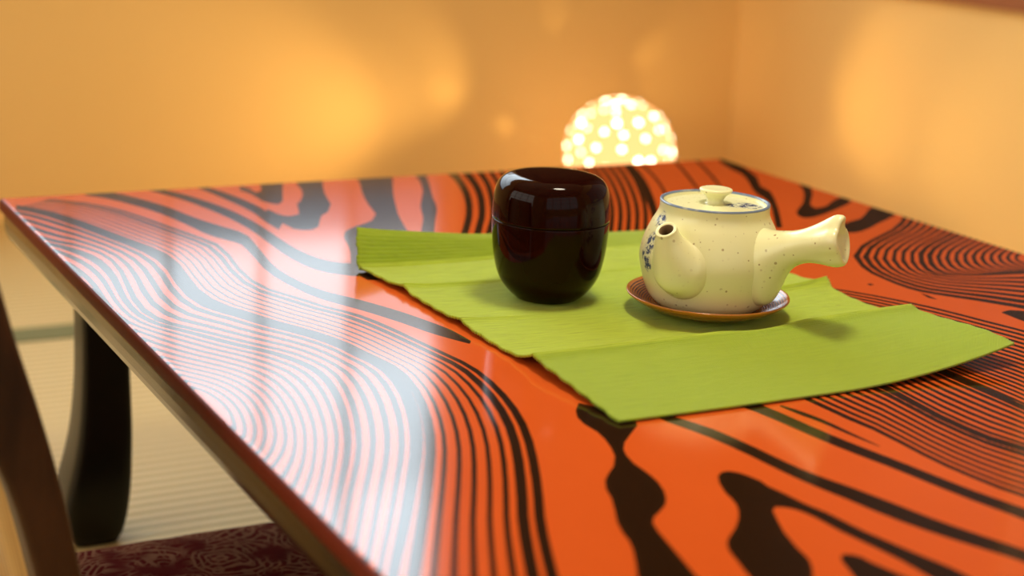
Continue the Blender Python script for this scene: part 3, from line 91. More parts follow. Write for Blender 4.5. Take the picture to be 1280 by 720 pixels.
"4269,-6307 4295,-6569 4313,-6835 4318,-7103 4309,-7365 4283,-7634 4258,-7891 4256,-8115 4269,-8303 4309,-8458 4350,-8623 4394,-8818 4447,-9043 4502,-9279 4556,-9513 4609,-9738 4658,-9956 4706,-10171 4752,-10381 4797,-10584 4836,-10771 4891,-11024 4970,-11378 5047,-11727 5124,-12072 5197,-12399 5209,-12395 5137,-12068 5061,-11721 4984,-11371 4906,-11017 4849,-10765 4806,-10579 4761,-10376 4714,-10166 4667,-9951 4620,-9731 4572,-9503 4522,-9265 4472,-9025 4425,-8795 4384,-8596 4347,-8427 4309,-8270 4297,-8082 4299,-7857 4323,-7601 4348,-7331 4357,-7067 4349,-6800 4329,-6535 4300,-6274",
"4182,-6407 4204,-6669 4217,-6935 4219,-7203 4211,-7461 4185,-7726 4161,-7982 4160,-8206 4174,-8393 4217,-8545 4263,-8704 4314,-8891 4373,-9108 4435,-9337 4497,-9564 4557,-9782 4615,-9994 4672,-10203 4728,-10406 4782,-10604 4831,-10786 4899,-11032 4993,-11378 5087,-11721 5181,-12062 5269,-12386 5336,-12364 5249,-12037 5157,-11693 5065,-11346 4971,-10996 4905,-10747 4856,-10564 4803,-10364 4748,-10157 4691,-9946 4634,-9732 4575,-9511 4513,-9281 4452,-9050 4393,-8830 4343,-8640 4297,-8479 4251,-8329 4237,-8143 4238,-7919 4265,-7661 4294,-7389 4307,-7123 4306,-6849 4292,-6579 4268,-6316",
"4111,-6473 4132,-6738 4145,-7004 4148,-7269 4144,-7521 4121,-7783 4098,-8035 4098,-8257 4113,-8442 4153,-8598 4199,-8758 4250,-8943 4310,-9158 4373,-9384 4436,-9609 4496,-9826 4554,-10036 4612,-10243 4668,-10445 4723,-10642 4773,-10822 4841,-11065 4937,-11408 5032,-11749 5126,-12088 5216,-12409 5261,-12395 5172,-12071 5079,-11730 4985,-11387 4890,-11041 4823,-10797 4773,-10615 4719,-10417 4663,-10213 4606,-10004 4548,-9792 4488,-9573 4426,-9346 4363,-9118 4304,-8902 4253,-8715 4207,-8554 4164,-8400 4149,-8214 4150,-7992 4174,-7738 4200,-7473 4207,-7214 4205,-6946 4192,-6678 4170,-6412",
"4037,-6544 4056,-6812 4069,-7077 4073,-7338 4073,-7585 4053,-7842 4032,-8091 4032,-8311 4047,-8495 4085,-8654 4131,-8815 4183,-8998 4243,-9210 4307,-9434 4370,-9657 4431,-9872 4490,-10080 4548,-10286 4605,-10486 4661,-10682 4712,-10861 4780,-11101 4876,-11440 4972,-11778 5068,-12114 5158,-12434 5191,-12423 5101,-12103 5006,-11765 4911,-11425 4815,-11084 4747,-10842 4697,-10662 4642,-10466 4585,-10264 4527,-10057 4468,-9848 4408,-9631 4344,-9407 4281,-9182 4221,-8969 4169,-8784 4123,-8622 4084,-8465 4069,-8280 4069,-8060 4091,-7810 4113,-7551 4116,-7299 4112,-7036 4099,-6769 4078,-6500",
"3956,-6622 3974,-6892 3986,-7157 3992,-7413 3996,-7655 3979,-7907 3960,-8152 3960,-8369 3976,-8553 4011,-8715 4057,-8877 4110,-9058 4171,-9267 4235,-9488 4299,-9709 4360,-9922 4420,-10128 4479,-10332 4537,-10531 4593,-10724 4644,-10902 4713,-11139 4810,-11475 4908,-11810 5004,-12143 5096,-12460 5128,-12449 5037,-12131 4941,-11797 4845,-11460 4748,-11122 4680,-10884 4628,-10705 4573,-10510 4515,-10310 4456,-10105 4397,-9898 4336,-9684 4272,-9461 4208,-9239 4148,-9029 4095,-8846 4049,-8684 4012,-8523 3997,-8339 3997,-8122 4016,-7875 4035,-7620 4033,-7375 4028,-7116 4016,-6850 3997,-6579",
"3876,-6698 3893,-6970 3905,-7234 3912,-7487 3920,-7723 3906,-7970 3889,-8211 3889,-8427 3906,-8610 3939,-8775 3984,-8937 4039,-9116 4100,-9323 4164,-9541 4229,-9759 4291,-9971 4351,-10175 4411,-10377 4469,-10574 4526,-10766 4578,-10943 4647,-11176 4746,-11509 4844,-11841 4942,-12171 5035,-12485 5066,-12475 4974,-12160 4877,-11828 4779,-11494 4682,-11160 4613,-10925 4561,-10747 4505,-10554 4446,-10356 4387,-10153 4327,-9947 4265,-9735 4201,-9515 4136,-9296 4075,-9088 4022,-8907 3976,-8744 3942,-8581 3925,-8398 3925,-8182 3943,-7939 3959,-7689 3953,-7450 3946,-7195 3934,-6929 3917,-6656",
"3798,-6773 3814,-7047 3826,-7311 3833,-7560 3845,-7790 3834,-8032 3819,-8270 3820,-8484 3837,-8666 3868,-8833 3913,-8996 3968,-9174 4030,-9378 4095,-9593 4160,-9809 4223,-10019 4284,-10221 4344,-10421 4403,-10617 4460,-10807 4513,-10983 4583,-11213 4682,-11542 4781,-11872 4880,-12199 4974,-12511 5005,-12501 4912,-12188 4814,-11859 4715,-11528 4616,-11197 4547,-10965 4495,-10789 4438,-10597 4379,-10400 4319,-10199 4258,-9996 4195,-9785 4130,-9568 4066,-9351 4004,-9146 3950,-8967 3904,-8804 3873,-8637 3856,-8455 3855,-8241 3871,-8002 3883,-7756 3873,-7523 3866,-7272 3855,-7007 3838,-6732",
"3721,-6846 3737,-7123 3748,-7385 3756,-7631 3772,-7855 3764,-8093 3751,-8328 3752,-8539 3770,-8721 3798,-8891 3843,-9055 3899,-9230 3961,-9432 4026,-9645 4092,-9859 4156,-10066 4217,-10267 4278,-10465 4338,-10659 4396,-10848 4449,-11022 4519,-11249 4619,-11575 4720,-11902 4819,-12226 4914,-12536 4945,-12526 4851,-12215 4751,-11889 4652,-11561 4552,-11233 4483,-11005 4430,-10830 4372,-10640 4313,-10445 4252,-10245 4190,-10043 4127,-9835 4062,-9620 3996,-9405 3935,-9203 3879,-9026 3833,-8862 3804,-8693 3787,-8511 3786,-8299 3800,-8063 3810,-7822 3795,-7595 3788,-7348 3776,-7084 3760,-6806",
"3646,-6919 3661,-7197 3671,-7459 3681,-7701 3700,-7920 3695,-8153 3683,-8385 3685,-8594 3703,-8775 3729,-8948 3774,-9112 3831,-9286 3894,-9485 3959,-9695 4026,-9907 4090,-10112 4152,-10311 4213,-10508 4274,-10700 4332,-10888 4386,-11060 4457,-11285 4558,-11608 4659,-11931 4760,-12253 4856,-12560 4886,-12550 4790,-12242 4690,-11919 4590,-11593 4489,-11269 4419,-11043 4366,-10870 4307,-10682 4247,-10488 4186,-10290 4124,-10090 4060,-9884 3994,-9671 3928,-9459 3866,-9259 3810,-9084 3764,-8919 3737,-8747 3719,-8566 3718,-8357 3730,-8124 3737,-7887 3719,-7665 3710,-7422 3699,-7158 3684,-6879",
"3565,-6997 3579,-7276 3589,-7537 3599,-7776 3623,-7989 3621,-8218 3611,-8446 3613,-8653 3632,-8833 3655,-9008 3700,-9174 3758,-9345 3821,-9542 3887,-9750 3954,-9959 4019,-10162 4082,-10359 4144,-10554 4205,-10745 4264,-10930 4318,-11102 4389,-11323 4491,-11642 4593,-11963 4695,-12282 4792,-12586 4833,-12573 4737,-12267 4636,-11946 4534,-11623 4433,-11302 4363,-11079 4309,-10906 4250,-10719 4189,-10527 4127,-10331 4065,-10132 4000,-9927 3934,-9716 3868,-9507 3805,-9309 3748,-9136 3703,-8970 3677,-8796 3659,-8616 3657,-8408 3668,-8178 3672,-7945 3651,-7728 3642,-7488 3631,-7225 3617,-6944",
"3345,-7421 3353,-7492 3362,-7562 3374,-7629 3389,-7692 3402,-7761 3412,-7843 3421,-7934 3430,-8020 3441,-8096 3453,-8166 3466,-8235 3476,-8226 3471,-8150 3466,-8072 3462,-7990 3459,-7898 3457,-7802 3450,-7714 3439,-7642 3424,-7578 3407,-7515 3387,-7457 3366,-7399",
"3039,-7098 3094,-7304 3136,-7470 3165,-7669 3190,-7911 3219,-8131 3257,-8333 3297,-8524 3328,-8717 3358,-8905 3390,-9084 3430,-9252 3458,-9393 3498,-9584 3563,-9879 3637,-10205 3705,-10509 3772,-10810 3838,-11103 3899,-11378 4013,-11323 3954,-11042 3891,-10743 3827,-10436 3761,-10124 3692,-9789 3628,-9487 3585,-9295 3550,-9156 3505,-8991 3470,-8811 3439,-8622 3405,-8427 3366,-8232 3330,-8026 3302,-7803 3279,-7555 3251,-7348 3209,-7176 3155,-6964",
"2474,-7218 2499,-7407 2549,-7573 2591,-7736 2619,-7908 2639,-8088 2654,-8274 2671,-8449 2700,-8626 2740,-8806 2772,-8984 2810,-9151 2856,-9304 2908,-9448 2964,-9584 3019,-9713 3056,-9826 3114,-10008 3199,-10269 3290,-10550 3374,-10812 3459,-11074 3542,-11330 3621,-11573 3734,-11517 3657,-11270 3575,-11008 3492,-10740 3409,-10472 3320,-10185 3237,-9918 3179,-9732 3143,-9615 3093,-9477 3044,-9333 2999,-9182 2962,-9018 2923,-8850 2879,-8678 2825,-8507 2786,-8339 2765,-8167 2749,-7979 2726,-7797 2696,-7621 2644,-7461 2581,-7311 2550,-7131",
"2168,-6908 2074,-7032 2022,-7141 1999,-7259 2003,-7409 1981,-7535 1940,-7669 1892,-7788 1801,-7921 1707,-8014 1642,-8089 1581,-8201 1540,-8325 1477,-8455 1398,-8611 1356,-8731 1331,-8834 1289,-8938 1224,-9062 1150,-9193 1066,-9344 978,-9486 777,-9843 485,-10433 349,-10973 834,-11189 1144,-10448 1288,-9981 1368,-9649 1388,-9493 1414,-9301 1457,-9124 1507,-8906 1536,-8783 1567,-8686 1614,-8623 1680,-8574 1759,-8509 1816,-8434 1868,-8334 1906,-8218 1923,-8115 1929,-8023 1933,-7920 1960,-7805 1996,-7714 2060,-7622 2147,-7536 2293,-7396 2406,-7156 2243,-7043",
"2274,-8265 2221,-8350 2167,-8485 2152,-8560 2128,-8637 2087,-8718 2023,-8806 1935,-8900 1841,-8978 1791,-9028 1744,-9106 1719,-9181 1698,-9256 1671,-9337 1655,-9401 1597,-9565 1530,-9717 1599,-9746 1704,-9790 1866,-9615 1945,-9521 2001,-9446 2047,-9366 2066,-9299 2081,-9226 2141,-9038 2205,-8898 2259,-8787 2304,-8750 2346,-8771 2382,-8816 2404,-8879 2416,-8953 2427,-9157 2453,-9336 2466,-9442 2477,-9549 2478,-9741 2470,-9897 2642,-9968 2665,-9818 2656,-9716 2628,-9594 2596,-9454 2564,-9289 2546,-9205 2535,-9113 2517,-8917 2496,-8831 2481,-8758 2467,-8612 2448,-8494 2456,-8409 2434,-8315 2410,-8259 2372,-8222 2324,-8225",
"2225,-9388 2191,-9441 2163,-9520 2139,-9585 2110,-9653 2036,-9809 2360,-9944 2380,-9802 2366,-9695 2344,-9604 2329,-9542 2319,-9494 2317,-9436 2296,-9400 2264,-9377",
"6427,-6216 6483,-6194 6555,-6182 6602,-6210 6645,-6243 6696,-6320 6618,-6500 6460,-6571 6418,-6488 6414,-6429 6419,-6361 6424,-6292",
"6199,-5539 6220,-5610 6200,-5749 6166,-5681",
"5954,-5165 6001,-5160 6012,-5197 5957,-5212",
"406,-196 557,-325 698,-478 821,-679 927,-931 1017,-1235 1102,-1542 1185,-1851 1261,-2117 1301,-2366 1274,-2748 1212,-3190 1197,-3560 1240,-3828 1322,-4022 1395,-4216 1464,-4399 1545,-4545 1612,-4714 1662,-4913 1702,-5127 1736,-5345 1768,-5562 1800,-5762 1826,-5948 1827,-6155 1799,-6398 1752,-6654 1688,-6907 1605,-7163 1504,-7419 1389,-7675 1268,-7927 1149,-8164 1033,-8385 928,-8607 834,-8818 749,-9013 671,-9192 598,-9355 511,-9550 414,-9770 316,-9993 221,-10210 131,-10416 48,-10607 -29,-10784 -103,-10952 -173,-11113 -240,-11265 -303,-11410 -363,-11547 -418,-11673 -472,-11798 -556,-11990 -654,-12213 -744,-12420 -828,-12613 -908,-12795 -980,-12960 -948,-12967 -874,-12803 -792,-12621 -706,-12427 -613,-12220 -513,-11997 -427,-11804 -371,-11679 -315,-11553 -253,-11415 -188,-11270 -120,-11117 -48,-10956 28,-10787 107,-10610 193,-10418 286,-10211 383,-9993 484,-9769 582,-9547 668,-9352 739,-9187 817,-9006 900,-8812 992,-8605 1093,-8392 1206,-8173 1328,-7930 1452,-7669 1571,-7400 1675,-7127 1756,-6857 1815,-6597 1856,-6338 1875,-6096 1865,-5894 1835,-5710 1804,-5508 1772,-5289 1739,-5067 1699,-4850 1646,-4650 1574,-4488 1493,-4341 1427,-4150 1352,-3958 1271,-3763 1238,-3486 1261,-3116 1328,-2666 1347,-2274 1292,-2043 1216,-1773 1132,-1463 1046,-1155 953,-855 842,-613 713,-425 568,-283 415,-158",
"361,-231 507,-364 643,-523 759,-731 861,-985 948,-1283 1030,-1584 1112,-1884 1186,-2142 1225,-2397 1202,-2772 1144,-3203 1126,-3574 1165,-3847 1242,-4047 1314,-4237 1385,-4417 1463,-4565 1531,-4732 1586,-4924 1629,-5130 1665,-5343 1697,-5557 1729,-5753 1756,-5936 1754,-6143 1723,-6388 1672,-6644 1604,-6897 1519,-7151 1417,-7403 1302,-7654 1181,-7902 1064,-8134 949,-8353 844,-8571 749,-8779 663,-8971 584,-9147 509,-9312 418,-9510 319,-9730 219,-9953 123,-10168 32,-10372 -53,-10561 -132,-10736 -207,-10903 -278,-11062 -346,-11214 -410,-11357 -471,-11493 -527,-11617 -583,-11743 -670,-11938 -770,-12161 -862,-12367 -949,-12559 -1030,-12740 -1103,-12904 -1072,-12913 -997,-12749 -914,-12568 -825,-12375 -731,-12169 -629,-11946 -539,-11751 -482,-11626 -424,-11501 -362,-11365 -296,-11221 -227,-11070 -153,-10910 -77,-10743 4,-10568 91,-10378 184,-10174 284,-9958 386,-9735 488,-9514 580,-9316 658,-9148 736,-8970 821,-8778 913,-8575 1013,-8365 1126,-8149 1246,-7911 1370,-7653 1489,-7387 1595,-7115 1680,-6844 1743,-6582 1787,-6321 1809,-6076 1799,-5875 1768,-5695 1737,-5496 1704,-5280 1668,-5064 1625,-4855 1568,-4663 1495,-4501 1416,-4351 1349,-4165 1276,-3975 1201,-3772 1173,-3490 1199,-3121 1260,-2681 1275,-2296 1221,-2058 1146,-1798 1064,-1496 980,-1194 890,-899 783,-656 660,-462 519,-316 372,-189",
"320,-256 461,-389 592,-550 705,-760 803,-1013 889,-1306 969,-1601 1049,-1893 1123,-2144 1164,-2400 1146,-2771 1092,-3195 1070,-3566 1102,-3847 1173,-4053 1245,-4239 1315,-4417 1392,-4568 1463,-4732 1521,-4917 1568,-5116 1607,-5324 1638,-5535 1670,-5729 1698,-5908 1697,-6113 1665,-6361 1613,-6619 1541,-6874 1453,-7132 1350,-7386 1234,-7636 1113,-7883 995,-8112 883,-8328 779,-8540 684,-8742 597,-8931 517,-9105 436,-9273 340,-9474 236,-9694 132,-9915 33,-10128 -61,-10329 -148,-10517 -229,-10689 -306,-10855 -380,-11012 -450,-11162 -516,-11304 -579,-11439 -636,-11561 -694,-11688 -784,-11884 -886,-12107 -980,-12312 -1068,-12503 -1151,-12684 -1226,-12846 -1196,-12856 -1119,-12694 -1035,-12514 -944,-12322 -848,-12118 -744,-11895 -651,-11699 -592,-11572 -534,-11449 -472,-11315 -406,-11172 -336,-11022 -263,-10864 -186,-10698 -106,-10525 -19,-10337 74,-10135 173,-9922 276,-9700 378,-9480 473,-9279 554,-9109 634,-8934 720,-8746 813,-8545 915,-8336 1027,-8122 1145,-7890 1268,-7639 1386,-7380 1492,-7117 1580,-6850 1649,-6588 1699,-6326 1726,-6079 1720,-5877 1690,-5698 1659,-5503 1626,-5291 1588,-5083 1541,-4882 1481,-4697 1409,-4535 1331,-4383 1263,-4202 1191,-4014 1121,-3807 1094,-3522 1121,-3153 1176,-2724 1190,-2349 1141,-2100 1066,-1849 986,-1555 905,-1260 819,-968 717,-721 601,-518 468,-362 326,-229",
"276,-289 413,-424 539,-589 646,-806 741,-1059 824,-1347 901,-1636 980,-1920 1053,-2166 1094,-2426 1080,-2791 1029,-3206 1003,-3578 1032,-3864 1098,-4074 1171,-4256 1240,-4431 1316,-4586 1388,-4748 1450,-4925 1500,-5118 1541,-5319 1572,-5528 1604,-5718 1631,-5895 1629,-6101 1594,-6351 1538,-6609 1462,-6866 1371,-7124 1267,-7375 1150,-7622 1030,-7864 913,-8090 801,-8302 698,-8510 603,-8708 514,-8894 433,-9064 348,-9236 248,-9440 142,-9659 37,-9878 -65,-10089 -159,-10288 -248,-10472 -330,-10643 -408,-10807 -483,-10963 -554,-11111 -621,-11252 -685,-11385 -742,-11506 -803,-11633 -896,-11830 -1001,-12052 -1097,-12256 -1187,-12446 -1271,-12625 -1347,-12787 -1320,-12797 -1242,-12636 -1156,-12458 -1064,-12267 -966,-12064 -859,-11843 -765,-11646 -704,-11518 -647,-11397 -583,-11264 -517,-11123 -446,-10974 -372,-10818 -294,-10654 -212,-10482 -125,-10297 -30,-10098 70,-9887 175,-9668 280,-9448 379,-9245 464,-9072 545,-8900 632,-8714 727,-8517 828,-8311 939,-8100 1056,-7873 1178,-7627 1297,-7373 1404,-7113 1496,-6847 1570,-6584 1623,-6322 1655,-6071 1651,-5868 1621,-5692 1590,-5501 1557,-5292 1516,-5090 1466,-4896 1403,-4718 1330,-4556 1254,-4402 1185,-4224 1114,-4040 1049,-3828 1025,-3540 1053,-3170 1105,-2750 1115,-2382 1068,-2127 995,-1882 916,-1596 838,-1307 754,-1021 657,-771 547,-561 419,-398 283,-262",
"233,-321 365,-460 485,-633 587,-856 677,-1110 757,-1392 833,-1676 910,-1952 981,-2194 1022,-2458 1011,-2816 962,-3225 934,-3598 960,-3887 1022,-4100 1095,-4277 1165,-4451 1239,-4608 1312,-4767 1378,-4939 1431,-5124 1473,-5320 1505,-5526 1537,-5712 1563,-5888 1558,-6095 1519,-6348 1458,-6607 1379,-6864 1285,-7120 1179,-7366 1062,-7610 942,-7847 827,-8068 716,-8277 613,-8482 517,-8674 427,-8856 345,-9024 256,-9201 152,-9406 43,-9625 -64,-9842 -166,-10050 -262,-10246 -351,-10428 -434,-10597 -514,-10758 -590,-10913 -661,-11059 -730,-11198 -794,-11329 -853,-11449 -915,-11577 -1011,-11774 -1117,-11995 -1215,-12197 -1306,-12386 -1392,-12564 -1470,-12724 -1441,-12737 -1362,-12577 -1275,-12400 -1181,-12211 -1082,-12010 -973,-11790 -876,-11593 -813,-11465 -755,-11345 -691,-11214 -623,-11074 -551,-10928 -476,-10773 -397,-10611 -315,-10441 -226,-10259 -131,-10063 -29,-9854 77,-9637 185,-9419 287,-9213 377,-9036 459,-8867 547,-8685 642,-8492 743,-8290 853,-8082 969,-7859 1091,-7618 1210,-7368 1318,-7112 1414,-6846 1492,-6581 1551,-6317 1586,-6062 1584,-5857 1555,-5684 1523,-5497 1491,-5291 1448,-5094 1394,-4908 1328,-4736 1254,-4576 1180,-4419 1111,-4243 1039,-4064 979,-3848 958,-3556 989,-3186 1037,-2774 1045,-2411 998,-2152 926,-1912 849,-1633 773,-1349 691,-1068 598,-818 494,-601 371,-434 240,-295",
"191,-353 317,-495 432,-674 528,-903 615,-1158 693,-1435 766,-1713 842,-1982 912,-2222 953,-2489 945,-2841 897,-3243 866,-3617 889,-3911 949,-4124 1023,-4296 1092,-4470 1164,-4629 1240,-4786 1308,-4951 1364,-5130 1408,-5321 1439,-5524 1472,-5706 1497,-5880 1489,-6090 1445,-6346 1379,-6605 1296,-6863 1199,-7118 1093,-7361 975,-7600 855,-7833 741,-8050 631,-8256 529,-8455 432,-8643 341,-8821 258,-8987 164,-9168 57,-9375 -53,-9592 -162,-9807 -265,-10013 -362,-10205 -452,-10384 -536,-10551 -617,-10711 -694,-10863 -767,-11008 -836,-11145 -901,-11275 -960,-11392 -1025,-11521 -1123,-11718 -1231,-11937 -1331,-12137 -1424,-12325 -1511,-12501 -1590,-12660 -1564,-12674 -1483,-12515 -1395,-12340 -1300,-12153 -1199,-11954 -1088,-11735 -989,-11539 -924,-11410 -866,-11293 -801,-11163 -732,-11025 -660,-10880 -583,-10727 -503,-10567 -420,-10400 -330,-10221 -234,-10028 -131,-9822 -24,-9607 86,-9390 192,-9183 286,-9001 369,-8834 458,-8656 554,-8468 656,-8270 764,-8065 879,-7846 1000,-7611 1120,-7366 1229,-7114 1328,-6850 1411,-6584 1475,-6319 1515,-6059 1517,-5852 1488,-5680 1456,-5497 1424,-5293 1379,-5103 1323,-4923 1253,-4758 1178,-4600 1106,-4440 1037,-4266 964,-4090 907,-3874 889,-3578 922,-3207 969,-2802 973,-2446 928,-2183 856,-1944 781,-1674 707,-1395 628,-1119 540,-867 440,-644 324,-469 197,-327",
"148,-385 270,-531 379,-717 470,-953 553,-1208 628,-1480 700,-1753 775,-2013 842,-2255 884,-2522 879,-2868 831,-3266 798,-3641 818,-3939 876,-4150 951,-4318 1019,-4492 1091,-4653 1168,-4806 1240,-4965 1298,-5138 1343,-5324 1373,-5526 1407,-5702 1430,-5876 1417,-6090 1369,-6349 1299,-6609 1211,-6867 1112,-7119 1004,-7357 885,-7593 767,-7820 653,-8033 545,-8235 442,-8429 344,-8612 253,-8786 168,-8950 70,-9137 -40,-9346 -152,-9561 -262,-9773 -367,-9975 -464,-10165 -555,-10341 -640,-10505 -722,-10663 -799,-10813 -873,-10956 -943,-11092 -1009,-11220 -1069,-11335 -1135,-11464 -1235,-11661 -1346,-11878 -1446,-12076 -1541,-12262 -1630,-12436 -1710,-12594 -1684,-12608 -1603,-12452 -1513,-12278 -1417,-12093 -1314,-11896 -1202,-11680 -1100,-11485 -1034,-11356 -975,-11240 -909,-11112 -840,-10976 -767,-10833 -689,-10682 -608,-10524 -524,-10360 -434,-10183 -337,-9994 -233,-9791 -124,-9579 -13,-9363 96,-9154 194,-8968 279,-8802 369,-8629 466,-8446 568,-8252 676,-8050 789,-7836 909,-7607 1029,-7366 1140,-7118 1242,-6857 1330,-6590 1399,-6323 1444,-6060 1450,-5847 1423,-5676 1390,-5498 1359,-5297 1313,-5112 1253,-4939 1181,-4779 1105,-4624 1033,-4461 964,-4287 891,-4117 837,-3901 821,-3602 856,-3231 902,-2829 904,-2480 858,-2216 789,-1976 714,-1713 643,-1440 566,-1169 482,-916 387,-686 276,-505 154,-359",
"103,-429 218,-583 319,-783 405,-1028 483,-1286 555,-1553 624,-1819 698,-2071 763,-2318 802,-2586 798,-2922 747,-3316 713,-3696 733,-3997 795,-4199 871,-4361 938,-4536 1010,-4698 1090,-4846 1164,-4999 1224,-5165 1268,-5349 1297,-5548 1331,-5718 1348,-5895 1326,-6115 1271,-6373 1195,-6626 1104,-6878 1004,-7120 898,-7348 780,-7576 662,-7797 550,-8005 442,-8202 339,-8390 240,-8568 149,-8739 62,-8905 -39,-9097 -150,-9308 -263,-9522 -372,-9732 -477,-9932 -574,-10119 -665,-10293 -750,-10456 -831,-10612 -909,-10760 -983,-10902 -1053,-11036 -1119,-11163 -1179,-11277 -1246,-11406 -1348,-11601 -1460,-11816 -1562,-12012 -1658,-12196 -1748,-12368 -1830,-12524 -1803,-12541 -1721,-12386 -1629,-12215 -1532,-12032 -1429,-11838 -1315,-11624 -1211,-11430 -1143,-11302 -1082,-11189 -1015,-11063 -944,-10929 -869,-10789 -791,-10641 -708,-10486 -622,-10325 -530,-10152 -431,-9967 -325,-9768 -214,-9560 -100,-9347 12,-9138 115,-8948 203,-8783 294,-8617 391,-8439 493,-8249 600,-8051 713,-7841 831,-7616 954,-7377 1069,-7128 1175,-6863 1269,-6590 1343,-6316 1392,-6044 1398,-5825 1370,-5656 1337,-5482 1306,-5284 1257,-5103 1194,-4937 1120,-4782 1042,-4629 971,-4463 903,-4289 830,-4121 779,-3905 768,-3603 807,-3233 853,-2832 849,-2486 800,-2223 731,-1982 658,-1726 588,-1457 514,-1192 432,-940 341,-707 234,-524 115,-379",
"43,-532 152,-694 247,-895 330,-1134 409,-1375 481,-1627 550,-1881 623,-2129 681,-2390 712,-2674 698,-3008 647,-3390 615,-3774 639,-4078 708,-4266 785,-4421 853,-4593 927,-4750 1010,-4893 1085,-5041 1147,-5200 1192,-5378 1221,-5571 1253,-5740 1260,-5924 1230,-6145 1172,-6396 1095,-6640 1005,-6887 906,-7120 801,-7342 684,-7566 568,-7782 458,-7987 353,-8181 252,-8363 154,-8538 62,-8705 -27,-8874 -132,-9071 -245,-9283 -358,-9496 -469,-9703 -574,-9900 -671,-10083 -763,-10254 -848,-10414 -930,-10569 -1008,-10715 -1083,-10855 -1153,-10987 -1220,-11113 -1280,-11225 -1349,-11354 -1453,-11547 -1567,-11759 -1670,-11951 -1768,-12133 -1859,-12303 -1942,-12457 -1928,-12467 -1844,-12314 -1752,-12145 -1654,-11964 -1549,-11772 -1435,-11562 -1330,-11369 -1260,-11241 -1199,-11130 -1130,-11006 -1058,-10875 -983,-10737 -903,-10592 -819,-10440 -732,-10281 -639,-10112 -539,-9931 -432,-9736 -320,-9531 -204,-9321 -89,-9112 18,-8917 108,-8752 198,-8591 298,-8420 402,-8238 511,-8044 623,-7839 741,-7622 866,-7388 985,-7143 1097,-6880 1200,-6600 1284,-6317 1342,-6031 1352,-5799 1321,-5632 1283,-5468 1255,-5269 1205,-5090 1141,-4928 1064,-4777 983,-4629 915,-4457 850,-4275 777,-4108 730,-3892 729,-3586 773,-3218 824,-2804 806,-2470 747,-2225 675,-1988 600,-1743 535,-1474 467,-1203 393,-934 310,-680 207,-483 91,-337",
"11,-695 111,-866 199,-1073 281,-1295 363,-1508 436,-1737 505,-1972 570,-2217 615,-2489 625,-2800 595,-3165 544,-3553 528,-3901 561,-4162 633,-4331 711,-4481 783,-4645 860,-4799 943,-4940 1020,-5083 1084,-5237 1131,-5411 1161,-5598 1186,-5770 1183,-5964 1146,-6197 1083,-6451 1002,-6700 909,-6947 808,-7180 701,-7401 586,-7618 475,-7827 370,-8026 270,-8213 173,-8390 80,-8561 -5,-8724 -95,-8898 -199,-9098 -309,-9310 -418,-9520 -524,-9724 -624,-9917 -718,-10097 -805,-10264 -887,-10423 -966,-10575 -1041,-10720 -1113,-10858 -1181,-10988 -1245,-11112 -1302,-11222 -1371,-11354 -1473,-11549 -1583,-11760 -1683,-11952 -1778,-12133 -1867,-12303 -1947,-12457 -1939,-12462 -1859,-12309 -1769,-12139 -1674,-11959 -1574,-11767 -1463,-11556 -1361,-11362 -1292,-11231 -1234,-11121 -1169,-10998 -1100,-10868 -1028,-10731 -952,-10587 -872,-10436 -789,-10278 -700,-10111 -606,-9933 -505,-9741 -398,-9538 -287,-9329 -176,-9119 -71,-8920 19,-8747 105,-8587 198,-8419 296,-8243 397,-8055 503,-7858 614,-7649 732,-7428 846,-7197 954,-6949 1054,-6686 1139,-6418 1204,-6145 1234,-5901 1224,-5712 1193,-5544 1163,-5355 1114,-5180 1048,-5025 970,-4880 888,-4737 813,-4577 743,-4407 665,-4252 603,-4070 584,-3801 607,-3463 660,-3071 680,-2698 654,-2399 599,-2141 530,-1900 463,-1658 392,-1420 313,-1193 231,-963 140,-759 36,-596",
"-31,-897 58,-1081 138,-1294 220,-1496 306,-1674 380,-1876 449,-2092 503,-2341 527,-2636 510,-2981 462,-3367 418,-3745 421,-4055 467,-4276 544,-4426 625,-4570 701,-4725 781,-4874 864,-5012 943,-5149 1009,-5298 1056,-5467 1086,-5647 1101,-5826 1084,-6033 1037,-6272 969,-6521 887,-6766 795,-7005 695,-7230 588,-7445 477,-7654 371,-7856 272,-8047 177,-8230 86,-8402 -1,-8569 -83,-8731 -173,-8911 -275,-9115 -381,-9326 -485,-9535 -586,-9736 -682,-9926 -771,-10103 -854,-10268 -932,-10425 -1008,-10575 -1080,-10719 -1148,-10855 -1213,-10985 -1275,-11107 -1330,-11216 -1397,-11350 -1496,-11547 -1603,-11759 -1700,-11950 -1791,-12131 -1877,-12301 -1955,-12454 -1947,-12460 -1869,-12307 -1783,-12137 -1691,-11956 -1594,-11765 -1487,-11554 -1387,-11358 -1319,-11224 -1263,-11116 -1201,-10994 -1135,-10865 -1066,-10730 -993,-10587 -917,-10437 -837,-10281 -753,-10117 -663,-9941 -567,-9752 -465,-9552 -359,-9345 -252,-9135 -148,-8932 -58,-8754 24,-8594 112,-8430 204,-8258 299,-8077 399,-7886 505,-7686 617,-7475 729,-7252 837,-7013 936,-6757 1023,-6495 1093,-6228 1136,-5975 1142,-5768 1119,-5594 1087,-5412 1038,-5243 970,-5093 891,-4954 808,-4814 729,-4661 654,-4500 574,-4352 504,-4189 472,-3956 479,-3654 525,-3285 568,-2891 571,-2545 534,-2264 474,-2022 406,-1801 333,-1589 250,-1396 170,-1188 87,-979 -7,-803",
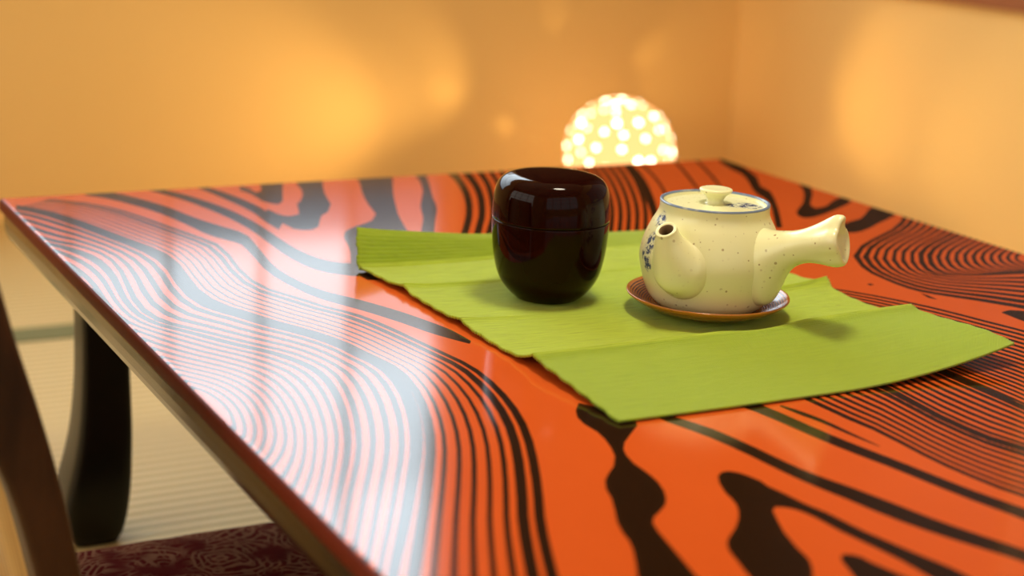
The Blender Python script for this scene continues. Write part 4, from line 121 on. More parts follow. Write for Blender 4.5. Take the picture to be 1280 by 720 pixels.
"-72,-1094 6,-1291 79,-1509 162,-1689 251,-1833 326,-2010 392,-2210 433,-2470 432,-2792 392,-3165 332,-3564 301,-3923 320,-4192 377,-4379 459,-4516 541,-4654 621,-4802 704,-4947 787,-5082 868,-5213 935,-5357 983,-5521 1011,-5696 1015,-5883 985,-6100 929,-6342 858,-6587 775,-6826 684,-7058 584,-7276 478,-7485 371,-7686 271,-7881 177,-8067 87,-8243 2,-8411 -80,-8576 -159,-8739 -249,-8924 -349,-9130 -451,-9341 -551,-9548 -647,-9746 -738,-9933 -822,-10107 -901,-10271 -977,-10426 -1049,-10575 -1118,-10717 -1183,-10852 -1245,-10980 -1304,-11102 -1356,-11209 -1423,-11346 -1520,-11545 -1623,-11757 -1716,-11948 -1805,-12129 -1887,-12298 -1962,-12452 -1954,-12458 -1879,-12304 -1796,-12135 -1707,-11954 -1614,-11763 -1510,-11552 -1413,-11354 -1345,-11217 -1293,-11111 -1233,-10990 -1170,-10862 -1104,-10727 -1034,-10586 -961,-10438 -885,-10283 -804,-10121 -719,-9948 -627,-9762 -530,-9565 -428,-9359 -325,-9150 -224,-8945 -133,-8760 -54,-8599 28,-8437 114,-8271 204,-8095 299,-7911 399,-7719 506,-7517 615,-7302 722,-7071 821,-6824 909,-6568 983,-6307 1037,-6050 1059,-5826 1045,-5642 1013,-5467 963,-5303 893,-5158 812,-5025 729,-4888 648,-4740 568,-4587 487,-4444 411,-4297 366,-4096 359,-3829 393,-3489 449,-3092 480,-2709 467,-2392 418,-2140 350,-1937 276,-1750 190,-1592 110,-1406 35,-1193 -48,-1005",
"-112,-1285 -44,-1496 21,-1718 106,-1873 198,-1985 274,-2137 335,-2328 359,-2605 332,-2955 269,-3353 209,-3752 192,-4085 224,-4314 290,-4474 375,-4600 460,-4733 544,-4876 627,-5018 711,-5149 794,-5274 862,-5414 911,-5572 937,-5743 928,-5939 886,-6165 824,-6408 749,-6647 666,-6882 576,-7107 476,-7318 372,-7520 270,-7714 174,-7902 84,-8083 0,-8254 -80,-8419 -157,-8580 -234,-8746 -323,-8937 -420,-9144 -519,-9354 -615,-9559 -706,-9755 -792,-9940 -872,-10111 -948,-10272 -1020,-10426 -1089,-10574 -1155,-10714 -1217,-10848 -1277,-10976 -1333,-11096 -1383,-11203 -1448,-11342 -1543,-11542 -1642,-11754 -1732,-11945 -1817,-12126 -1897,-12296 -1969,-12450 -1962,-12455 -1889,-12302 -1809,-12132 -1723,-11951 -1633,-11761 -1533,-11549 -1438,-11349 -1372,-11210 -1322,-11105 -1264,-10984 -1204,-10858 -1141,-10725 -1074,-10585 -1004,-10438 -931,-10285 -854,-10124 -773,-9954 -686,-9770 -593,-9575 -496,-9372 -397,-9163 -298,-8956 -208,-8766 -130,-8602 -53,-8443 28,-8281 112,-8111 201,-7933 296,-7748 398,-7554 505,-7348 611,-7125 709,-6885 797,-6636 875,-6382 937,-6124 974,-5886 971,-5690 940,-5520 889,-5361 818,-5221 735,-5094 652,-4960 569,-4816 485,-4669 401,-4532 320,-4398 265,-4223 246,-3990 268,-3678 324,-3296 381,-2888 396,-2529 362,-2258 297,-2066 221,-1905 132,-1779 51,-1618 -16,-1403 -88,-1202",
"-171,-1338 -123,-1501 -76,-1667 -29,-1832 29,-1956 88,-2067 135,-2202 179,-2347 211,-2515 229,-2711 227,-2935 209,-3181 173,-3460 140,-3740 127,-3989 135,-4194 167,-4344 212,-4466 268,-4569 327,-4671 384,-4778 443,-4887 502,-4993 562,-5094 624,-5187 684,-5281 735,-5382 778,-5492 812,-5609 833,-5732 837,-5866 823,-6014 795,-6175 757,-6346 711,-6516 658,-6687 601,-6856 539,-7017 471,-7174 399,-7326 325,-7473 253,-7618 183,-7756 116,-7889 51,-8017 -11,-8140 -73,-8258 -135,-8378 -196,-8499 -255,-8617 -217,-8656 -159,-8537 -100,-8416 -41,-8296 20,-8177 82,-8052 146,-7924 213,-7791 283,-7653 356,-7511 432,-7362 509,-7203 584,-7034 653,-6857 716,-6675 774,-6490 825,-6303 867,-6114 895,-5934 902,-5775 888,-5641 859,-5522 820,-5408 773,-5302 717,-5206 655,-5115 593,-5020 534,-4917 474,-4810 414,-4703 354,-4600 294,-4503 239,-4398 200,-4266 179,-4108 180,-3904 200,-3663 239,-3388 284,-3086 307,-2798 305,-2546 277,-2345 233,-2190 181,-2061 124,-1945 60,-1851 2,-1729 -45,-1565 -94,-1405 -145,-1248",
"-224,-1373 -179,-1538 -136,-1705 -93,-1873 -43,-2010 7,-2134 49,-2278 87,-2430 117,-2598 135,-2791 139,-3006 128,-3240 102,-3499 78,-3757 68,-3990 76,-4187 103,-4337 144,-4459 194,-4566 246,-4669 300,-4776 354,-4882 410,-4985 467,-5084 526,-5175 584,-5264 636,-5358 681,-5460 720,-5567 748,-5680 762,-5802 759,-5939 742,-6090 713,-6251 676,-6414 631,-6579 580,-6744 525,-6903 463,-7057 396,-7207 327,-7353 259,-7493 192,-7627 127,-7755 64,-7878 2,-7995 -59,-8108 -121,-8222 -182,-8337 -242,-8449 -217,-8483 -159,-8370 -99,-8254 -39,-8140 22,-8025 83,-7905 147,-7781 212,-7652 279,-7517 349,-7376 420,-7228 490,-7072 557,-6908 616,-6738 670,-6565 718,-6390 758,-6216 788,-6043 804,-5882 801,-5742 781,-5622 748,-5511 707,-5406 659,-5306 605,-5215 546,-5127 488,-5035 431,-4934 375,-4830 320,-4725 265,-4621 211,-4520 162,-4412 126,-4285 105,-4130 103,-3932 117,-3702 147,-3443 178,-3169 191,-2912 185,-2683 161,-2488 124,-2326 81,-2182 34,-2050 -21,-1937 -72,-1804 -115,-1637 -160,-1473 -206,-1311",
"-281,-1421 -240,-1590 -200,-1759 -162,-1931 -119,-2079 -77,-2218 -43,-2373 -11,-2534 15,-2706 32,-2895 39,-3099 36,-3315 21,-3550 5,-3787 0,-4005 9,-4194 35,-4342 72,-4462 116,-4571 163,-4678 211,-4784 262,-4889 314,-4990 368,-5086 424,-5175 479,-5260 531,-5349 577,-5443 619,-5541 653,-5644 674,-5756 681,-5880 673,-6018 654,-6167 627,-6319 591,-6474 548,-6632 501,-6785 447,-6934 387,-7081 323,-7224 259,-7361 196,-7491 133,-7613 71,-7730 10,-7841 -51,-7947 -112,-8055 -174,-8162 -234,-8266 -212,-8311 -153,-8204 -92,-8095 -32,-7986 29,-7876 90,-7761 152,-7642 216,-7517 280,-7384 346,-7244 412,-7097 476,-6942 534,-6783 585,-6619 631,-6452 669,-6287 698,-6125 717,-5967 721,-5823 708,-5698 682,-5590 645,-5488 602,-5391 553,-5298 500,-5211 444,-5126 389,-5036 336,-4938 283,-4837 232,-4732 183,-4628 135,-4524 91,-4415 58,-4290 38,-4136 34,-3946 44,-3728 65,-3487 84,-3237 89,-3003 80,-2789 58,-2598 27,-2431 -9,-2277 -49,-2132 -95,-2004 -139,-1860 -178,-1691 -220,-1525 -263,-1360",
"-338,-1470 -300,-1641 -264,-1813 -229,-1986 -193,-2145 -160,-2299 -132,-2463 -107,-2633 -85,-2808 -70,-2995 -59,-3189 -56,-3390 -61,-3602 -69,-3818 -68,-4020 -57,-4200 -33,-4347 1,-4465 41,-4574 82,-4684 125,-4793 171,-4896 220,-4995 270,-5088 323,-5175 376,-5257 427,-5341 474,-5428 519,-5518 557,-5612 584,-5713 600,-5826 602,-5950 592,-6086 575,-6226 549,-6370 513,-6519 473,-6667 428,-6811 375,-6953 318,-7093 259,-7226 199,-7352 138,-7468 78,-7578 18,-7683 -42,-7782 -103,-7881 -165,-7979 -226,-8075 -207,-8133 -147,-8034 -86,-7932 -25,-7829 35,-7725 96,-7615 157,-7501 219,-7379 281,-7248 342,-7109 403,-6963 459,-6811 508,-6657 551,-6500 588,-6341 615,-6188 633,-6039 641,-5897 635,-5769 614,-5659 582,-5561 542,-5468 496,-5378 448,-5291 396,-5209 343,-5126 291,-5038 241,-4943 192,-4843 146,-4739 103,-4632 60,-4526 21,-4416 -10,-4294 -29,-4142 -35,-3960 -30,-3756 -18,-3533 -9,-3307 -12,-3093 -23,-2892 -42,-2704 -68,-2532 -97,-2368 -129,-2212 -168,-2068 -206,-1915 -241,-1744 -279,-1576 -319,-1407",
"-394,-1517 -359,-1692 -326,-1865 -295,-2041 -265,-2209 -240,-2376 -219,-2550 -199,-2727 -182,-2907 -169,-3092 -157,-3278 -148,-3465 -144,-3657 -143,-3852 -137,-4037 -123,-4206 -101,-4351 -68,-4467 -32,-4575 3,-4687 40,-4800 81,-4903 127,-5000 174,-5091 224,-5176 274,-5255 324,-5334 372,-5416 418,-5497 460,-5583 493,-5675 515,-5776 526,-5887 526,-6010 518,-6138 503,-6268 475,-6409 443,-6550 407,-6687 362,-6824 311,-6961 257,-7091 201,-7212 143,-7322 85,-7424 26,-7521 -33,-7612 -94,-7702 -155,-7790 -216,-7875 -202,-7948 -142,-7858 -81,-7765 -20,-7669 41,-7571 101,-7468 161,-7358 221,-7239 280,-7110 337,-6972 391,-6828 439,-6679 478,-6533 513,-6383 541,-6234 556,-6095 563,-5960 561,-5834 545,-5722 518,-5624 482,-5535 439,-5450 392,-5367 344,-5286 294,-5207 243,-5126 195,-5040 148,-4947 103,-4849 62,-4744 25,-4635 -12,-4526 -48,-4418 -77,-4297 -95,-4148 -104,-3975 -106,-3785 -102,-3581 -103,-3378 -111,-3182 -123,-2992 -139,-2806 -160,-2629 -183,-2457 -208,-2289 -238,-2131 -271,-1969 -303,-1797 -338,-1626 -374,-1455",
"-449,-1565 -417,-1742 -388,-1917 -360,-2094 -336,-2270 -319,-2449 -304,-2633 -290,-2817 -277,-3001 -265,-3186 -253,-3366 -239,-3540 -227,-3714 -219,-3888 -206,-4055 -190,-4213 -167,-4355 -137,-4469 -103,-4574 -73,-4689 -43,-4806 -6,-4910 36,-5006 80,-5095 126,-5177 175,-5255 223,-5329 270,-5405 318,-5480 363,-5557 400,-5640 429,-5731 448,-5830 457,-5939 458,-6054 453,-6172 434,-6301 409,-6435 383,-6564 345,-6696 301,-6828 253,-6955 202,-7071 147,-7175 91,-7268 34,-7356 -24,-7438 -84,-7518 -144,-7593 -205,-7667 -199,-7756 -138,-7677 -77,-7594 -15,-7506 45,-7415 104,-7319 164,-7215 222,-7098 277,-6970 328,-6833 376,-6691 415,-6548 444,-6411 470,-6270 487,-6132 492,-6009 489,-5890 477,-5779 454,-5681 422,-5593 383,-5512 337,-5435 289,-5359 242,-5282 194,-5206 146,-5127 101,-5043 57,-4951 16,-4854 -19,-4749 -51,-4635 -83,-4524 -117,-4419 -144,-4301 -163,-4155 -175,-3992 -183,-3818 -187,-3634 -196,-3451 -208,-3270 -221,-3089 -234,-2904 -250,-2723 -267,-2542 -285,-2365 -308,-2193 -335,-2023 -364,-1849 -396,-1676 -429,-1502",
"-512,-1638 -483,-1814 -455,-1987 -428,-2159 -405,-2328 -390,-2507 -379,-2694 -368,-2881 -357,-3066 -347,-3250 -335,-3427 -319,-3593 -302,-3752 -286,-3909 -270,-4062 -251,-4211 -231,-4352 -203,-4469 -171,-4569 -143,-4679 -118,-4798 -87,-4907 -50,-5004 -10,-5093 33,-5175 78,-5252 125,-5324 171,-5396 220,-5465 267,-5535 307,-5610 341,-5691 368,-5779 385,-5875 394,-5977 398,-6082 389,-6198 372,-6324 353,-6445 325,-6569 288,-6696 246,-6819 201,-6930 151,-7029 97,-7116 42,-7197 -15,-7274 -74,-7346 -134,-7412 -194,-7476 -195,-7530 -135,-7467 -74,-7400 -13,-7326 47,-7248 105,-7163 164,-7069 222,-6956 274,-6829 319,-6694 358,-6555 387,-6419 406,-6293 423,-6161 429,-6039 423,-5932 412,-5829 391,-5733 362,-5647 327,-5567 284,-5493 236,-5423 188,-5354 141,-5282 94,-5211 49,-5135 6,-5054 -35,-4966 -73,-4871 -104,-4765 -128,-4644 -154,-4526 -185,-4423 -214,-4312 -235,-4176 -254,-4028 -270,-3874 -284,-3713 -299,-3549 -316,-3385 -329,-3211 -338,-3025 -347,-2835 -357,-2644 -366,-2451 -376,-2254 -394,-2064 -418,-1882 -445,-1702 -475,-1522",
"-528,-2193 -502,-2349 -477,-2501 -454,-2652 -433,-2801 -417,-2956 -406,-3118 -393,-3280 -380,-3435 -368,-3590 -354,-3742 -337,-3884 -319,-4019 -302,-4153 -284,-4284 -265,-4413 -244,-4536 -217,-4640 -187,-4728 -158,-4822 -133,-4922 -103,-5017 -69,-5105 -32,-5186 7,-5261 47,-5332 89,-5399 131,-5465 174,-5529 216,-5593 253,-5663 284,-5737 308,-5818 323,-5907 332,-6001 336,-6097 329,-6204 314,-6319 297,-6430 272,-6543 239,-6660 201,-6773 159,-6876 113,-6967 64,-7048 14,-7123 -39,-7193 -93,-7259 -149,-7320 -205,-7380 -206,-7436 -150,-7376 -94,-7314 -38,-7247 18,-7174 72,-7096 127,-7008 180,-6903 228,-6783 269,-6658 305,-6530 331,-6405 348,-6287 362,-6167 367,-6055 361,-5956 350,-5861 331,-5773 305,-5694 272,-5620 233,-5552 191,-5488 147,-5424 105,-5358 63,-5292 22,-5222 -17,-5147 -54,-5067 -89,-4982 -118,-4887 -142,-4784 -169,-4684 -199,-4593 -227,-4494 -248,-4376 -267,-4247 -284,-4114 -300,-3976 -317,-3837 -334,-3696 -348,-3547 -359,-3389 -370,-3229 -382,-3066 -392,-2899 -403,-2729 -421,-2564 -443,-2405 -467,-2247 -493,-2089",
"-544,-2710 -521,-2847 -499,-2981 -478,-3114 -458,-3244 -443,-3378 -431,-3519 -418,-3658 -403,-3788 -388,-3916 -373,-4043 -355,-4164 -336,-4278 -318,-4390 -299,-4500 -279,-4610 -258,-4715 -232,-4806 -203,-4884 -174,-4962 -147,-5045 -120,-5126 -88,-5204 -55,-5277 -20,-5345 17,-5410 54,-5472 91,-5533 129,-5591 167,-5651 200,-5714 227,-5783 249,-5857 262,-5938 271,-6024 274,-6113 269,-6209 257,-6313 241,-6415 219,-6518 189,-6625 156,-6727 118,-6821 76,-6904 31,-6978 -15,-7048 -64,-7112 -113,-7170 -165,-7227 -216,-7282 -218,-7339 -166,-7284 -114,-7227 -63,-7167 -11,-7100 39,-7027 89,-6946 138,-6849 183,-6738 220,-6622 252,-6504 275,-6390 290,-6281 302,-6172 305,-6070 299,-5980 288,-5893 272,-5813 248,-5739 218,-5672 184,-5609 146,-5551 107,-5493 70,-5433 32,-5372 -5,-5307 -40,-5239 -74,-5167 -105,-5090 -132,-5008 -157,-4921 -184,-4838 -213,-4759 -240,-4672 -262,-4569 -281,-4459 -299,-4346 -316,-4230 -334,-4113 -351,-3994 -366,-3867 -379,-3735 -393,-3602 -406,-3465 -418,-3321 -429,-3174 -446,-3032 -465,-2893 -487,-2754 -510,-2616",
"-558,-3192 -538,-3312 -519,-3430 -500,-3546 -482,-3661 -467,-3777 -455,-3898 -442,-4017 -426,-4126 -408,-4229 -392,-4333 -373,-4433 -354,-4528 -334,-4620 -314,-4710 -294,-4802 -272,-4890 -247,-4968 -219,-5037 -190,-5102 -163,-5168 -136,-5235 -107,-5301 -77,-5366 -45,-5428 -13,-5487 20,-5544 52,-5599 85,-5652 118,-5707 147,-5765 172,-5827 190,-5896 202,-5970 210,-6047 213,-6128 209,-6215 199,-6307 186,-6399 166,-6493 140,-6589 110,-6681 76,-6765 38,-6841 -2,-6908 -45,-6972 -88,-7029 -133,-7080 -180,-7132 -228,-7183 -229,-7241 -182,-7190 -135,-7138 -88,-7085 -41,-7025 5,-6958 51,-6884 96,-6795 137,-6692 171,-6586 199,-6478 219,-6375 232,-6276 241,-6177 243,-6085 237,-6003 228,-5925 213,-5851 192,-5784 165,-5723 135,-5666 102,-5613 68,-5560 35,-5505 2,-5449 -31,-5390 -62,-5329 -92,-5264 -121,-5197 -147,-5128 -173,-5057 -200,-4989 -228,-4920 -253,-4844 -275,-4757 -295,-4665 -313,-4571 -332,-4476 -350,-4379 -368,-4278 -384,-4173 -400,-4065 -416,-3957 -430,-3841 -441,-3718 -454,-3593 -469,-3470 -487,-3349 -506,-3229 -526,-3108",
"-571,-3643 -554,-3748 -537,-3851 -521,-3953 -505,-4053 -491,-4153 -478,-4256 -465,-4358 -448,-4449 -429,-4531 -410,-4612 -392,-4694 -372,-4771 -351,-4844 -330,-4916 -309,-4989 -286,-5061 -262,-5127 -235,-5187 -208,-5241 -180,-5292 -153,-5343 -126,-5397 -99,-5453 -71,-5508 -43,-5562 -14,-5614 14,-5664 42,-5712 70,-5762 95,-5814 117,-5871 132,-5933 143,-6000 149,-6070 152,-6142 150,-6220 142,-6302 130,-6384 113,-6467 91,-6553 65,-6634 35,-6709 0,-6777 -36,-6837 -74,-6895 -113,-6945 -154,-6989 -196,-7035 -239,-7082 -241,-7141 -199,-7095 -156,-7049 -114,-7003 -71,-6950 -29,-6888 12,-6822 54,-6740 92,-6647 121,-6549 145,-6453 163,-6359 175,-6270 181,-6182 182,-6100 177,-6026 168,-5956 155,-5889 137,-5828 113,-5773 87,-5722 58,-5673 30,-5626 1,-5576 -28,-5525 -56,-5472 -84,-5417 -111,-5360 -138,-5303 -163,-5247 -189,-5192 -216,-5136 -243,-5078 -267,-5013 -289,-4940 -309,-4865 -328,-4788 -348,-4712 -367,-4634 -385,-4552 -402,-4465 -420,-4380 -437,-4294 -452,-4198 -464,-4093 -477,-3987 -491,-3882 -507,-3778 -524,-3673 -541,-3567",
"-583,-4066 -569,-4157 -555,-4247 -541,-4336 -527,-4423 -513,-4509 -500,-4597 -487,-4684 -470,-4760 -450,-4823 -429,-4883 -410,-4947 -390,-5008 -369,-5064 -347,-5118 -325,-5174 -302,-5230 -278,-5283 -252,-5333 -226,-5379 -199,-5418 -172,-5453 -146,-5493 -121,-5539 -96,-5587 -72,-5635 -47,-5682 -23,-5727 0,-5771 23,-5815 43,-5863 62,-5913 76,-5969 84,-6030 90,-6091 92,-6156 91,-6226 86,-6296 75,-6368 60,-6442 41,-6517 19,-6588 -7,-6653 -38,-6712 -70,-6766 -104,-6817 -138,-6861 -174,-6896 -213,-6937 -251,-6979 -253,-7040 -215,-6998 -178,-6957 -141,-6920 -102,-6873 -64,-6818 -27,-6759 12,-6686 46,-6601 72,-6513 92,-6427 108,-6344 117,-6263 122,-6187 121,-6114 117,-6048 109,-5986 99,-5926 82,-5871 62,-5822 40,-5776 16,-5733 -8,-5690 -32,-5645 -57,-5599 -82,-5551 -106,-5503 -131,-5454 -156,-5408 -181,-5368 -207,-5327 -233,-5281 -258,-5231 -282,-5178 -303,-5119 -324,-5059 -344,-5000 -365,-4942 -384,-4881 -402,-4814 -420,-4746 -440,-4682 -458,-4615 -473,-4536 -486,-4448 -498,-4358 -512,-4269 -526,-4180 -540,-4090 -555,-3998",
]

# ------------------------------------------------------------------ dimensions (metres)
TOP = 0.325            # height of the table top
TW, TL = 0.8153, 1.20  # table width (x) and length (y runs from 0 to -TL)
BACK, RIGHT = 1.30, 1.78
LEFT, FRONT, CEIL = -2.0, -2.9, 2.35

# ------------------------------------------------------------------ small helpers
def link(name, verts, faces, mats=(), parent=None, smooth=True, loc=None):
    me = bpy.data.meshes.new(name)
    me.from_pydata([tuple(v) for v in verts], [], [tuple(f) for f in faces])
    me.validate(); me.update()
    for m in mats: me.materials.append(m)
    if smooth: me.polygons.foreach_set('use_smooth', [True]*len(me.polygons))
    o = bpy.data.objects.new(name, me); COL.objects.link(o)
    if parent: o.parent = parent
    if loc is not None: o.location = loc
    return o

def bm_obj(name, bm, mats=(), parent=None, smooth=False, loc=None):
    me = bpy.data.meshes.new(name); bm.normal_update(); bm.to_mesh(me); bm.free()
    for m in mats: me.materials.append(m)
    if smooth: me.polygons.foreach_set('use_smooth', [True]*len(me.polygons))
    o = bpy.data.objects.new(name, me); COL.objects.link(o)
    if parent: o.parent = parent
    if loc is not None: o.location = loc
    return o

def fix_normals(o):
    bm = bmesh.new(); bm.from_mesh(o.data)
    bmesh.ops.recalc_face_normals(bm, faces=bm.faces)
    bm.to_mesh(o.data); bm.free(); return o

def thing(name, label, cat, loc, rz=0.0, group=None):
    o = bpy.data.objects.new(name, None); COL.objects.link(o)
    o.location = loc; o.rotation_euler = (0, 0, rz); o.empty_display_size = .05
    o['label'] = label; o['category'] = cat
    if group: o['group'] = group
    return o

def structure(o): o['kind'] = 'structure'; return o

def add_box(bm, a, b, bevel=0.0, mat=0):
    r = bmesh.ops.create_cube(bm, size=1.0)
    vs = r['verts']
    c = [(a[i]+b[i])/2 for i in range(3)]; d = [abs(b[i]-a[i]) for i in range(3)]
    for v in vs: v.co = Vector((v.co.x*d[0]+c[0], v.co.y*d[1]+c[1], v.co.z*d[2]+c[2]))
    if bevel:
        es = list({e for v in vs for e in v.link_edges})
        bmesh.ops.bevel(bm, geom=es, offset=bevel, segments=2, affect='EDGES', profile=.5)

def smooth_profile(P, n):
    P = np.array(P, float)
    E = np.vstack([2*P[0]-P[1], P, 2*P[-1]-P[-2]])
    d = np.maximum(np.linalg.norm(E[1:]-E[:-1], axis=1), 1e-7)**.5
    T = np.r_[0, np.cumsum(d)]
    out = []
    for t in np.linspace(T[1], T[-2], n):
        i = min(max(np.searchsorted(T, t, side='right')-1, 1), len(P)-1)
        t0, t1, t2, t3 = T[i-1:i+3]; p0, p1, p2, p3 = E[i-1:i+3]
        a1 = (t1-t)/(t1-t0)*p0+(t-t0)/(t1-t0)*p1; a2 = (t2-t)/(t2-t1)*p1+(t-t1)/(t2-t1)*p2
        a3 = (t3-t)/(t3-t2)*p2+(t-t2)/(t3-t2)*p3
        b1 = (t2-t)/(t2-t0)*a1+(t-t0)/(t2-t0)*a2; b2 = (t3-t)/(t3-t1)*a2+(t-t1)/(t3-t1)*a3
        out.append((t2-t)/(t2-t1)*b1+(t-t1)/(t2-t1)*b2)
    return np.array(out)

def lathe(name, prof, mats, parent=None, seg=128, loc=None):
    """prof: (r, z) pairs in metres, from the underside's axis round to the top's axis (or open)."""
    V, F, rings = [], [], []
    for r, z in prof:
        if r < 1e-6:
            rings.append([len(V)]); V.append((0, 0, z))
        else:
            rings.append(list(range(len(V), len(V)+seg)))
            V += [(r*math.cos(2*PI*k/seg), r*math.sin(2*PI*k/seg), z) for k in range(seg)]
    for A, B in zip(rings, rings[1:]):
        for k in range(seg):
            k2 = (k+1) % seg
            if len(A) == 1 and len(B) == 1: continue
            if len(A) == 1: F.append((A[0], B[k2], B[k]))
            elif len(B) == 1: F.append((A[k], A[k2], B[0]))
            else: F.append((A[k], A[k2], B[k2], B[k]))
    return fix_normals(link(name, V, F, mats, parent, True, loc))

def loft(name, rings, mats, parent=None, cap0=False, cap1=False, smooth=True, loc=None):
    n = len(rings[0]); V = [p for r in rings for p in r]; F = []
    for i in range(len(rings)-1):
        for k in range(n):
            k2 = (k+1) % n
            F.append((i*n+k, i*n+k2, (i+1)*n+k2, (i+1)*n+k))
    if cap0: F.append(tuple(range(n))[::-1])
    if cap1: F.append(tuple((len(rings)-1)*n+k for k in range(n)))
    return fix_normals(link(name, V, F, mats, parent, smooth, loc))

# ------------------------------------------------------------------ node helpers
class NT:
    def __init__(self, name):
        self.m = bpy.data.materials.new(name); self.m.use_nodes = True
        self.t = self.m.node_tree; self.t.nodes.clear()
        self.out = self.t.nodes.new('ShaderNodeOutputMaterial')
    def n(self, kind, **kw):
        x = self.t.nodes.new(kind)
        for k, v in kw.items():
            if k.startswith('_'): setattr(x, k[1:], v)
        for k, v in kw.items():
            if not k.startswith('_'):
                key = int(k[1:]) if k[0] == 'i' and k[1:].isdigit() else k.replace('__', ' ')
                if isinstance(v, bpy.types.NodeSocket): self.t.links.new(v, x.inputs[key])
                else: x.inputs[key].default_value = v
        return x
    def math(self, op, a, b=0.0, c=None, clamp=False):
        x = self.t.nodes.new('ShaderNodeMath'); x.operation = op; x.use_clamp = clamp
        for i, v in enumerate((a, b) if c is None else (a, b, c)):
            if isinstance(v, bpy.types.NodeSocket): self.t.links.new(v, x.inputs[i])
            else: x.inputs[i].default_value = v
        return x.outputs[0]
    def mix(self, f, a, b):
        x = self.t.nodes.new('ShaderNodeMix'); x.data_type = 'RGBA'
        for s, v in ((x.inputs[0], f), (x.inputs[6], a), (x.inputs[7], b)):
            if isinstance(v, bpy.types.NodeSocket): self.t.links.new(v, s)
            else: s.default_value = v if not isinstance(v, tuple) or len(v) == 4 else (*v, 1)
        return x.outputs[2]
    def ramp(self, f, a, b, lo=0.0, hi=1.0):
        x = self.t.nodes.new('ShaderNodeMapRange'); x.interpolation_type = 'SMOOTHSTEP'
        self.t.links.new(f, x.inputs[0])
        x.inputs[1].default_value, x.inputs[2].default_value = a, b
        x.inputs[3].default_value, x.inputs[4].default_value = lo, hi
        return x.outputs[0]
    def coord(self, scale=(1, 1, 1), rot=(0, 0, 0)):
        c = self.n('ShaderNodeTexCoord')
        mp = self.n('ShaderNodeMapping'); self.t.links.new(c.outputs['Object'], mp.inputs[0])
        mp.inputs['Scale'].default_value = scale; mp.inputs['Rotation'].default_value = rot
        return mp.outputs[0]
    def noise(self, vec, scale, detail=3.0, rough=.5):
        x = self.n('ShaderNodeTexNoise', Scale=scale, Detail=detail, Roughness=rough)
        self.t.links.new(vec, x.inputs['Vector']); return x.outputs[0]
    def bump(self, h, strength, dist):
        return self.n('ShaderNodeBump', Height=h, Strength=strength, Distance=dist).outputs[0]
    def bsdf(self, color, rough=.5, normal=None, **kw):
        x = self.n('ShaderNodeBsdfPrincipled')
        if isinstance(color, bpy.types.NodeSocket): self.t.links.new(color, x.inputs['Base Color'])
        else: x.inputs['Base Color'].default_value = (*color, 1)
        if isinstance(rough, bpy.types.NodeSocket): self.t.links.new(rough, x.inputs['Roughness'])
        else: x.inputs['Roughness'].default_value = rough
        if normal is not None: self.t.links.new(normal, x.inputs['Normal'])
        for k, v in kw.items(): x.inputs[k.replace('__', ' ')].default_value = v
        self.t.links.new(x.outputs[0], self.out.inputs[0]); return x

def emission(name, color, strength):
    t = NT(name); e = t.n('ShaderNodeEmission', Color=(*color, 1), Strength=strength)
    t.t.links.new(e.outputs[0], t.out.inputs[0]); return t.m

# ------------------------------------------------------------------ materials
def m_plaster():
    t = NT('ochre_plaster'); c = t.coord()
    n1 = t.noise(c, 2.2, 4, .6); n2 = t.noise(c, 240, 2, .6)
    col = t.mix(n1, (.83, .555, .205, 1), (.88, .59, .23, 1))
    t.bsdf(col, .9, t.bump(n2, .25, .002)); return t.m
def m_tatami():
    t = NT('tatami_rush'); c = t.coord()
    sp = t.n('ShaderNodeSeparateXYZ'); t.t.links.new(c, sp.inputs[0])
    y = sp.outputs[1]
    w = t.math('SINE', t.math('MULTIPLY', y, 2*PI/0.0185))
    fine = t.noise(t.coord((40, 900, 1)), 1.0, 2, .5)
    big = t.noise(c, 3.0, 3)
    rib = t.ramp(w, -.9, .7)
    col = t.mix(rib, (.52, .375, .135, 1), (.85, .66, .32, 1))
    col = t.mix(t.math('MULTIPLY', fine, .35), col, (.50, .40, .15, 1))
    col = t.mix(t.math('MULTIPLY', big, .4), col, (.62, .45, .16, 1))
    t.bsdf(col, .55, t.bump(t.math('ADD', t.math('MULTIPLY', w, .5), t.math('MULTIPLY', fine, .3)), .5, .003)); return t.m
def m_plain(name, col, rough, **kw):
    t = NT(name); c = t.coord(); n = t.noise(c, 60, 3)
    dark = tuple(v*.86 for v in col)
    t.bsdf(t.mix(n, (*dark, 1), (*col, 1)), rough, **kw); return t.m
def m_wood(name, a, b, rough=.35, scale=(60, 8, 60), **kw):
    t = NT(name); c = t.coord(scale)
    n = t.noise(c, 1.0, 5, .62); n2 = t.noise(t.coord(tuple(s*.25 for s in scale)), 1.0, 2)
    f = t.ramp(t.math('ADD', t.math('MULTIPLY', n, .7), t.math('MULTIPLY', n2, .3)), .34, .66)
    t.bsdf(t.mix(f, (*a, 1), (*b, 1)), rough, t.bump(n, .06, .001), **kw); return t.m
